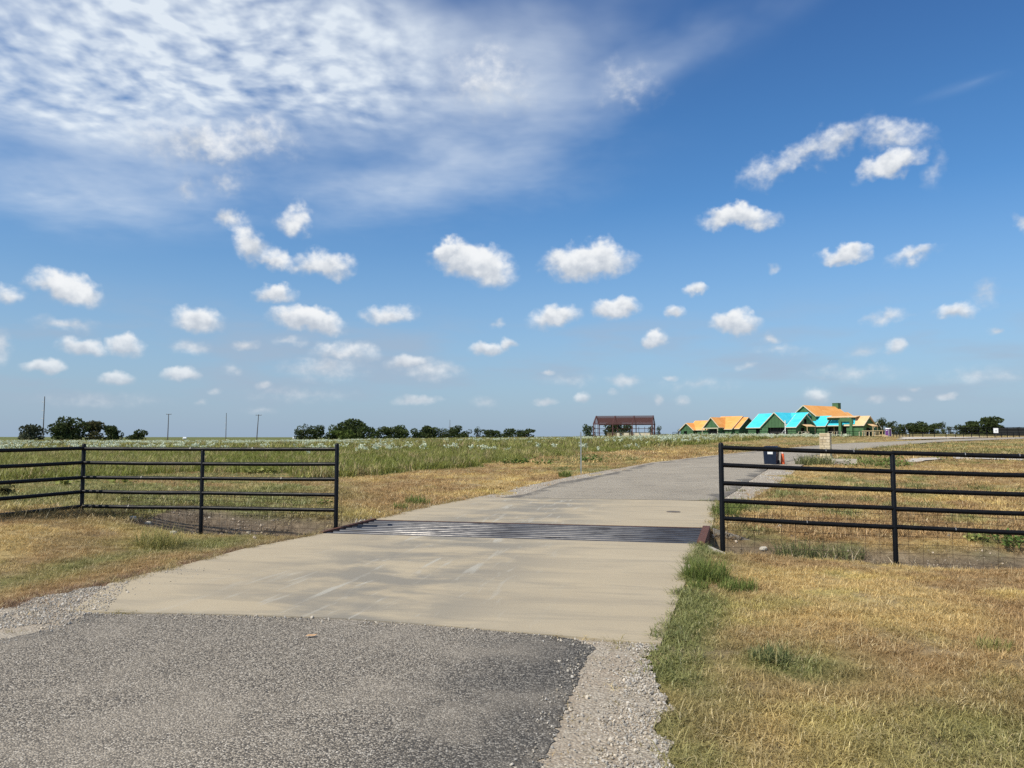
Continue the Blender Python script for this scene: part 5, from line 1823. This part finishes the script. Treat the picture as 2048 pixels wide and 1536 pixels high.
def build_lawn():
    mow = [blades_mesh('mown_%d' % i, M['blade'], 28, .080, .025, .080, .0038, .7, 1.55, .6, 100 + i) for i in range(5)]
    mow += [blades_mesh('mown_long_%d' % i, M['blade'], 16, .07, .05, .13, .0040, .6, 1.45, .7, 120 + i) for i in range(2)]
    coarse = [blades_mesh('coarse_%d' % i, M['blade'], 30, .16, .05, .15, .010, .45, 1.4, .7, 130 + i) for i in range(4)]
    big = [blades_mesh('broad_%d' % i, M['blade'], 30, .5, .08, .26, .035, .2, 1.2, .7, 140 + i) for i in range(3)]
    def band(spec, protos, s0, s1, name):
        X, Y, SC = [], [], []
        for (y0, y1, dens) in spec:
            area = (y1 ** 2 - y0 ** 2) * .74 + 3.2 * (y1 - y0)
            x, y = wedge(y0, y1, int(area * dens))
            field, hard, grav = cover(x, y)
            p = rng.random(len(x))
            thin = sstep(.28, .5, fbm(x * 1.3, y * 1.3, 21, 3))
            keep = ~hard & ~field & (~grav | (p < .035)) & (p < .35 + .65 * thin)
            # ragged fringe over the lane edge
            x, y = x[keep], y[keep]
            t = (x - DC[0]) * DNn[0] + (y - DC[1]) * DNn[1]
            s = (x - DC[0]) * DD[0] + (y - DC[1]) * DD[1]
            nb = fbm(x * 1.4, y * 1.4, 27, 3)
            bare = ((np.abs(t - .12) < 1.05) & (s > 2.6) & (s < 14)) | ((t > -.75) & (t < 1.35) & (s < -2.6) & (s > -7.3))
            k2 = ~bare | (rng.random(len(x)) < np.where((s > 2.6) & (s < 5.2), .05, .04 + .22 * sstep(.5, .7, nb)))
            X.append(x[k2]); Y.append(y[k2])
        x, y = np.concatenate(X), np.concatenate(Y)
        n = len(x)
        f, h, g_ = cover(x, y)
        z = ground_z(x, y, h, g_)
        c = tint(x, y, f)
        c = c * rng.uniform(.75, 1.3, n)[:, None]
        pale = rng.random(n) < .10
        c[pale] = c[pale] * .3 + np.array([.74, .60, .33]) * .7
        gd = c[:, 1] / (c[:, 0] + 1e-6)
        sc = rng.uniform(s0, s1, n) * (1 + .35 * (gd > .95))
        rot = np.c_[rng.normal(0, .12, n), rng.normal(0, .12, n), rng.uniform(0, 6.28, n)]
        scatter(name, np.c_[x, y, z], rot, sc, rng.integers(0, len(protos), n), c, protos)
    band([(2.3, 5, 520), (5, 8, 380), (8, 13.5, 230)], mow, .8, 1.3, 'dry_grass')
    band([(13.5, 24, 55), (24, 45, 16)], coarse, .8, 1.4, 'dry_grass')
    band([(45, 95, 2.6), (95, 210, .45)], big, .7, 1.3, 'dry_grass')
    # tufts that sprawl over the lane edges
    X, Y = [], []
    for pl, n in (([P2(1330, 1284), P2(1366, 1180), P2(1399, 1092)], 420), ([P2(217, 1170), P2(381, 1129), P2(498, 1097), P2(630, 1071)], 150), ([P2(1424, 1056), P2(1437, 1004)], 90), ([P2(755, 1039), P2(800, 1027), P2(870, 1012), P2(945, 997)], 120)):
        p = np.array(pl); sg = np.r_[0, np.cumsum(np.hypot(*np.diff(p, axis=0).T))]
        q = rng.uniform(0, sg[-1], n)
        q = q[vnoise(q * 3.1, q * 0 + len(X), 91) > .35]
        X.append(np.interp(q, sg, p[:, 0]) + rng.normal(0, .055, len(q)) + (.03 if n in (420, 90) else -.03)); Y.append(np.interp(q, sg, p[:, 1]) + rng.normal(0, .03, len(q)))
    x, y = np.concatenate(X), np.concatenate(Y); n = len(x)
    g = rng.random(n)[:, None]
    c = np.where(x[:, None] > 0, np.array([.20, .235, .085]), np.array([.36, .28, .13])) * (1 - g * .5) + np.array([.42, .34, .16]) * g * .5
    scatter('edge_grass', np.c_[x, y, np.full(n, .012)], np.c_[rng.normal(0, .2, n), rng.normal(0, .2, n), rng.uniform(0, 6.28, n)], rng.uniform(.8, 1.7, n), rng.integers(0, 7, n), c, mow)
build_lawn()

def build_straw():
    M['straw'] = blade_mat('pale_straw', .3, .6, 1.4)
    pro = [blades_mesh('straw_%d' % i, M['straw'], 9, .08, .15, .48, .009, .4, 1.45, .4, 160 + i) for i in range(4)]
    n = 1500
    s = rng.uniform(3.4, 12.5, n)
    t = rng.normal(-.10, .38, n)
    x = DC[0] + DD[0] * s + DNn[0] * t
    y = DC[1] + DD[1] * s + DNn[1] * t
    k = (fbm(x * .8, y * .8, 51, 3) > .40) & ((s > 5) | (rng.random(n) < .3))
    x, y = x[k], y[k]; n = len(x)
    c = np.array([.56, .46, .31]) * rng.uniform(.5, 1.25, n)[:, None]
    scatter('dry_stalks', np.c_[x, y, H(x, y)], np.c_[rng.normal(0, .2, n), rng.normal(0, .2, n), rng.uniform(0, 6.28, n)], rng.uniform(.6, 1.4, n), rng.integers(0, 4, n), c, pro)
    # dead stems and litter lying in the bare dirt left of the guard
    n = 500
    s = rng.uniform(-7.2, -2.9, n); t = rng.normal(.3, .5, n)
    x = DC[0] + DD[0] * s + DNn[0] * t; y = DC[1] + DD[1] * s + DNn[1] * t
    c = np.array([.40, .33, .24]) * rng.uniform(.4, 1.3, n)[:, None]
    scatter('dry_stalks', np.c_[x, y, H(x, y)], np.c_[rng.normal(0, .5, n), rng.normal(0, .5, n), rng.uniform(0, 6.28, n)], rng.uniform(.25, .7, n), rng.integers(0, 4, n), c, pro)
    # brown weedy growth at the foot of the left fence run
    n = 900
    f = rng.uniform(-.2, 1.3, n)
    x = -7.9 - 1.35 * f + rng.normal(.12, .16, n); y = 14.35 - 4.45 * f + rng.normal(0, .2, n)
    g = fbm(x * 1.5, y * 1.5, 52, 3)[:, None]
    c = np.array([.11, .10, .045]) * (1 - g) + np.array([.26, .20, .10]) * g
    scatter('fence_weeds', np.c_[x, y, H(x, y)], np.c_[rng.normal(0, .15, n), rng.normal(0, .15, n), rng.uniform(0, 6.28, n)], rng.uniform(.35, .8, n), rng.integers(0, 4, n), c, pro)
build_straw()

def flower_mat():
    m, g, p = newmat('flowering_weed')
    at = g.n('ShaderNodeAttribute', attribute_type='INSTANCER', attribute_name='tint')
    bl = g.n('ShaderNodeAttribute', attribute_type='GEOMETRY', attribute_name='brnd')
    c = g.mix(g.m('GREATER_THAN', bl.outputs['Fac'], 1.5), at.outputs['Color'], (.70, .74, .56))
    df = g.n('ShaderNodeBsdfDiffuse'); tr = g.n('ShaderNodeBsdfTranslucent')
    g.L.new(c, df.inputs[0]); g.L.new(c, tr.inputs[0])
    ms = g.n('ShaderNodeMixShader'); ms.inputs[0].default_value = .3
    g.L.new(df.outputs[0], ms.inputs[1]); g.L.new(tr.outputs[0], ms.inputs[2])
    g.L.new(ms.outputs[0], m.node_tree.nodes['Material Output'].inputs[0])
    m.node_tree.nodes.remove(p)
    return m
M['flower'] = flower_mat()

def build_field():
    near = [blades_mesh('weed_%d' % i, M['weedblade'], 26, .28, .25, .62, .028, .05, .9, .6, 180 + i) for i in range(4)]
    far = [blades_mesh('weed_far_%d' % i, M['weedblade'], 30, .9, .35, .8, .085, .05, .9, .6, 190 + i) for i in range(3)]
    X, Y, I, S = [], [], [], []
    for y0, y1, dens, kind in ((14, 45, 6, 0), (45, 85, 2.4, 0), (85, 150, .9, 1), (150, 300, .3, 1)):
        area = (y1 ** 2 - y0 ** 2) * .74 + 3.2 * (y1 - y0)
        x, y = wedge(y0, y1, int(area * dens))
        field, hard, grav = cover(x, y)
        keep = field & ~hard & ~grav
        x, y = x[keep], y[keep]
        X.append(x); Y.append(y)
        I.append(rng.integers(0, 4, len(x)) if kind == 0 else 4 + rng.integers(0, 3, len(x)))
    x, y, idx = np.concatenate(X), np.concatenate(Y), np.concatenate(I)
    n = len(x)
    n3 = fbm(x * .05, y * .05, 61, 3); n4 = fbm(x * .3, y * .3, 62, 3)
    w = sstep(.35, .65, n3 * .5 + n4 * .5)[:, None]
    c = np.array([.225, .238, .055]) * (1 - w) + np.array([.30, .29, .088]) * w
    px, py = project(x, y, H(x, y))
    dry = (rng.random(n) < .10 + .25 * sstep(.5, .7, n4))[:, None]
    c = np.where(dry, np.array([.40, .32, .15]), c) * rng.uniform(.8, 1.25, n)[:, None]
    sc = rng.uniform(.7, 1.25, n) * (.55 + .9 * n4)
    scatter('field_weeds', np.c_[x, y, H(x, y) - .02], np.c_[rng.normal(0, .1, n), rng.normal(0, .1, n), rng.uniform(0, 6.28, n)], sc, idx, c, near + far)
    # white-topped wild flowers in drifts across the back of the field
    fl = [blades_mesh('flower_%d' % i, M['flower'], 7, .25, .5, .95, .03, .0, .5, .4, 200 + i, heads=(.125, 5)) for i in range(4)]
    x, y = wedge(42, 235, 90000)
    field, hard, grav = cover(x, y)
    px, py = project(x, y, H(x, y))
    dr = fbm(x * .035, y * .08, 71, 4)
    band = np.interp(px, [-300, 0, 250, 450, 560, 760, 950, 1100, 1380, 1560, 1660], [.6, .7, .8, .6, .7, 1.0, .95, .5, .8, 1.0, .5])
    p = band * (.006 + .34 * sstep(.50, .66, dr)) * sstep(55, 120, y)
    house = (np.abs(px - 1570) < 130) & (y > 165) & (y < 215)
    p = np.where(house, np.maximum(p, .20 * sstep(.46, .62, fbm(x * .2, y * .2, 75, 2))), p * (px < 1560))
    keep = (field | house) & ~hard & ~grav & (rng.random(len(x)) < p * .55)
    x, y = x[keep], y[keep]; n = len(x)
    c = np.array([.22, .26, .10]) * rng.uniform(.7, 1.3, n)[:, None]
    scatter('white_wildflowers', np.c_[x, y, H(x, y)], np.c_[rng.normal(0, .1, n), rng.normal(0, .1, n), rng.uniform(0, 6.28, n)], rng.uniform(.55, 1.0, n), rng.integers(0, 4, n), c, fl)
build_field()
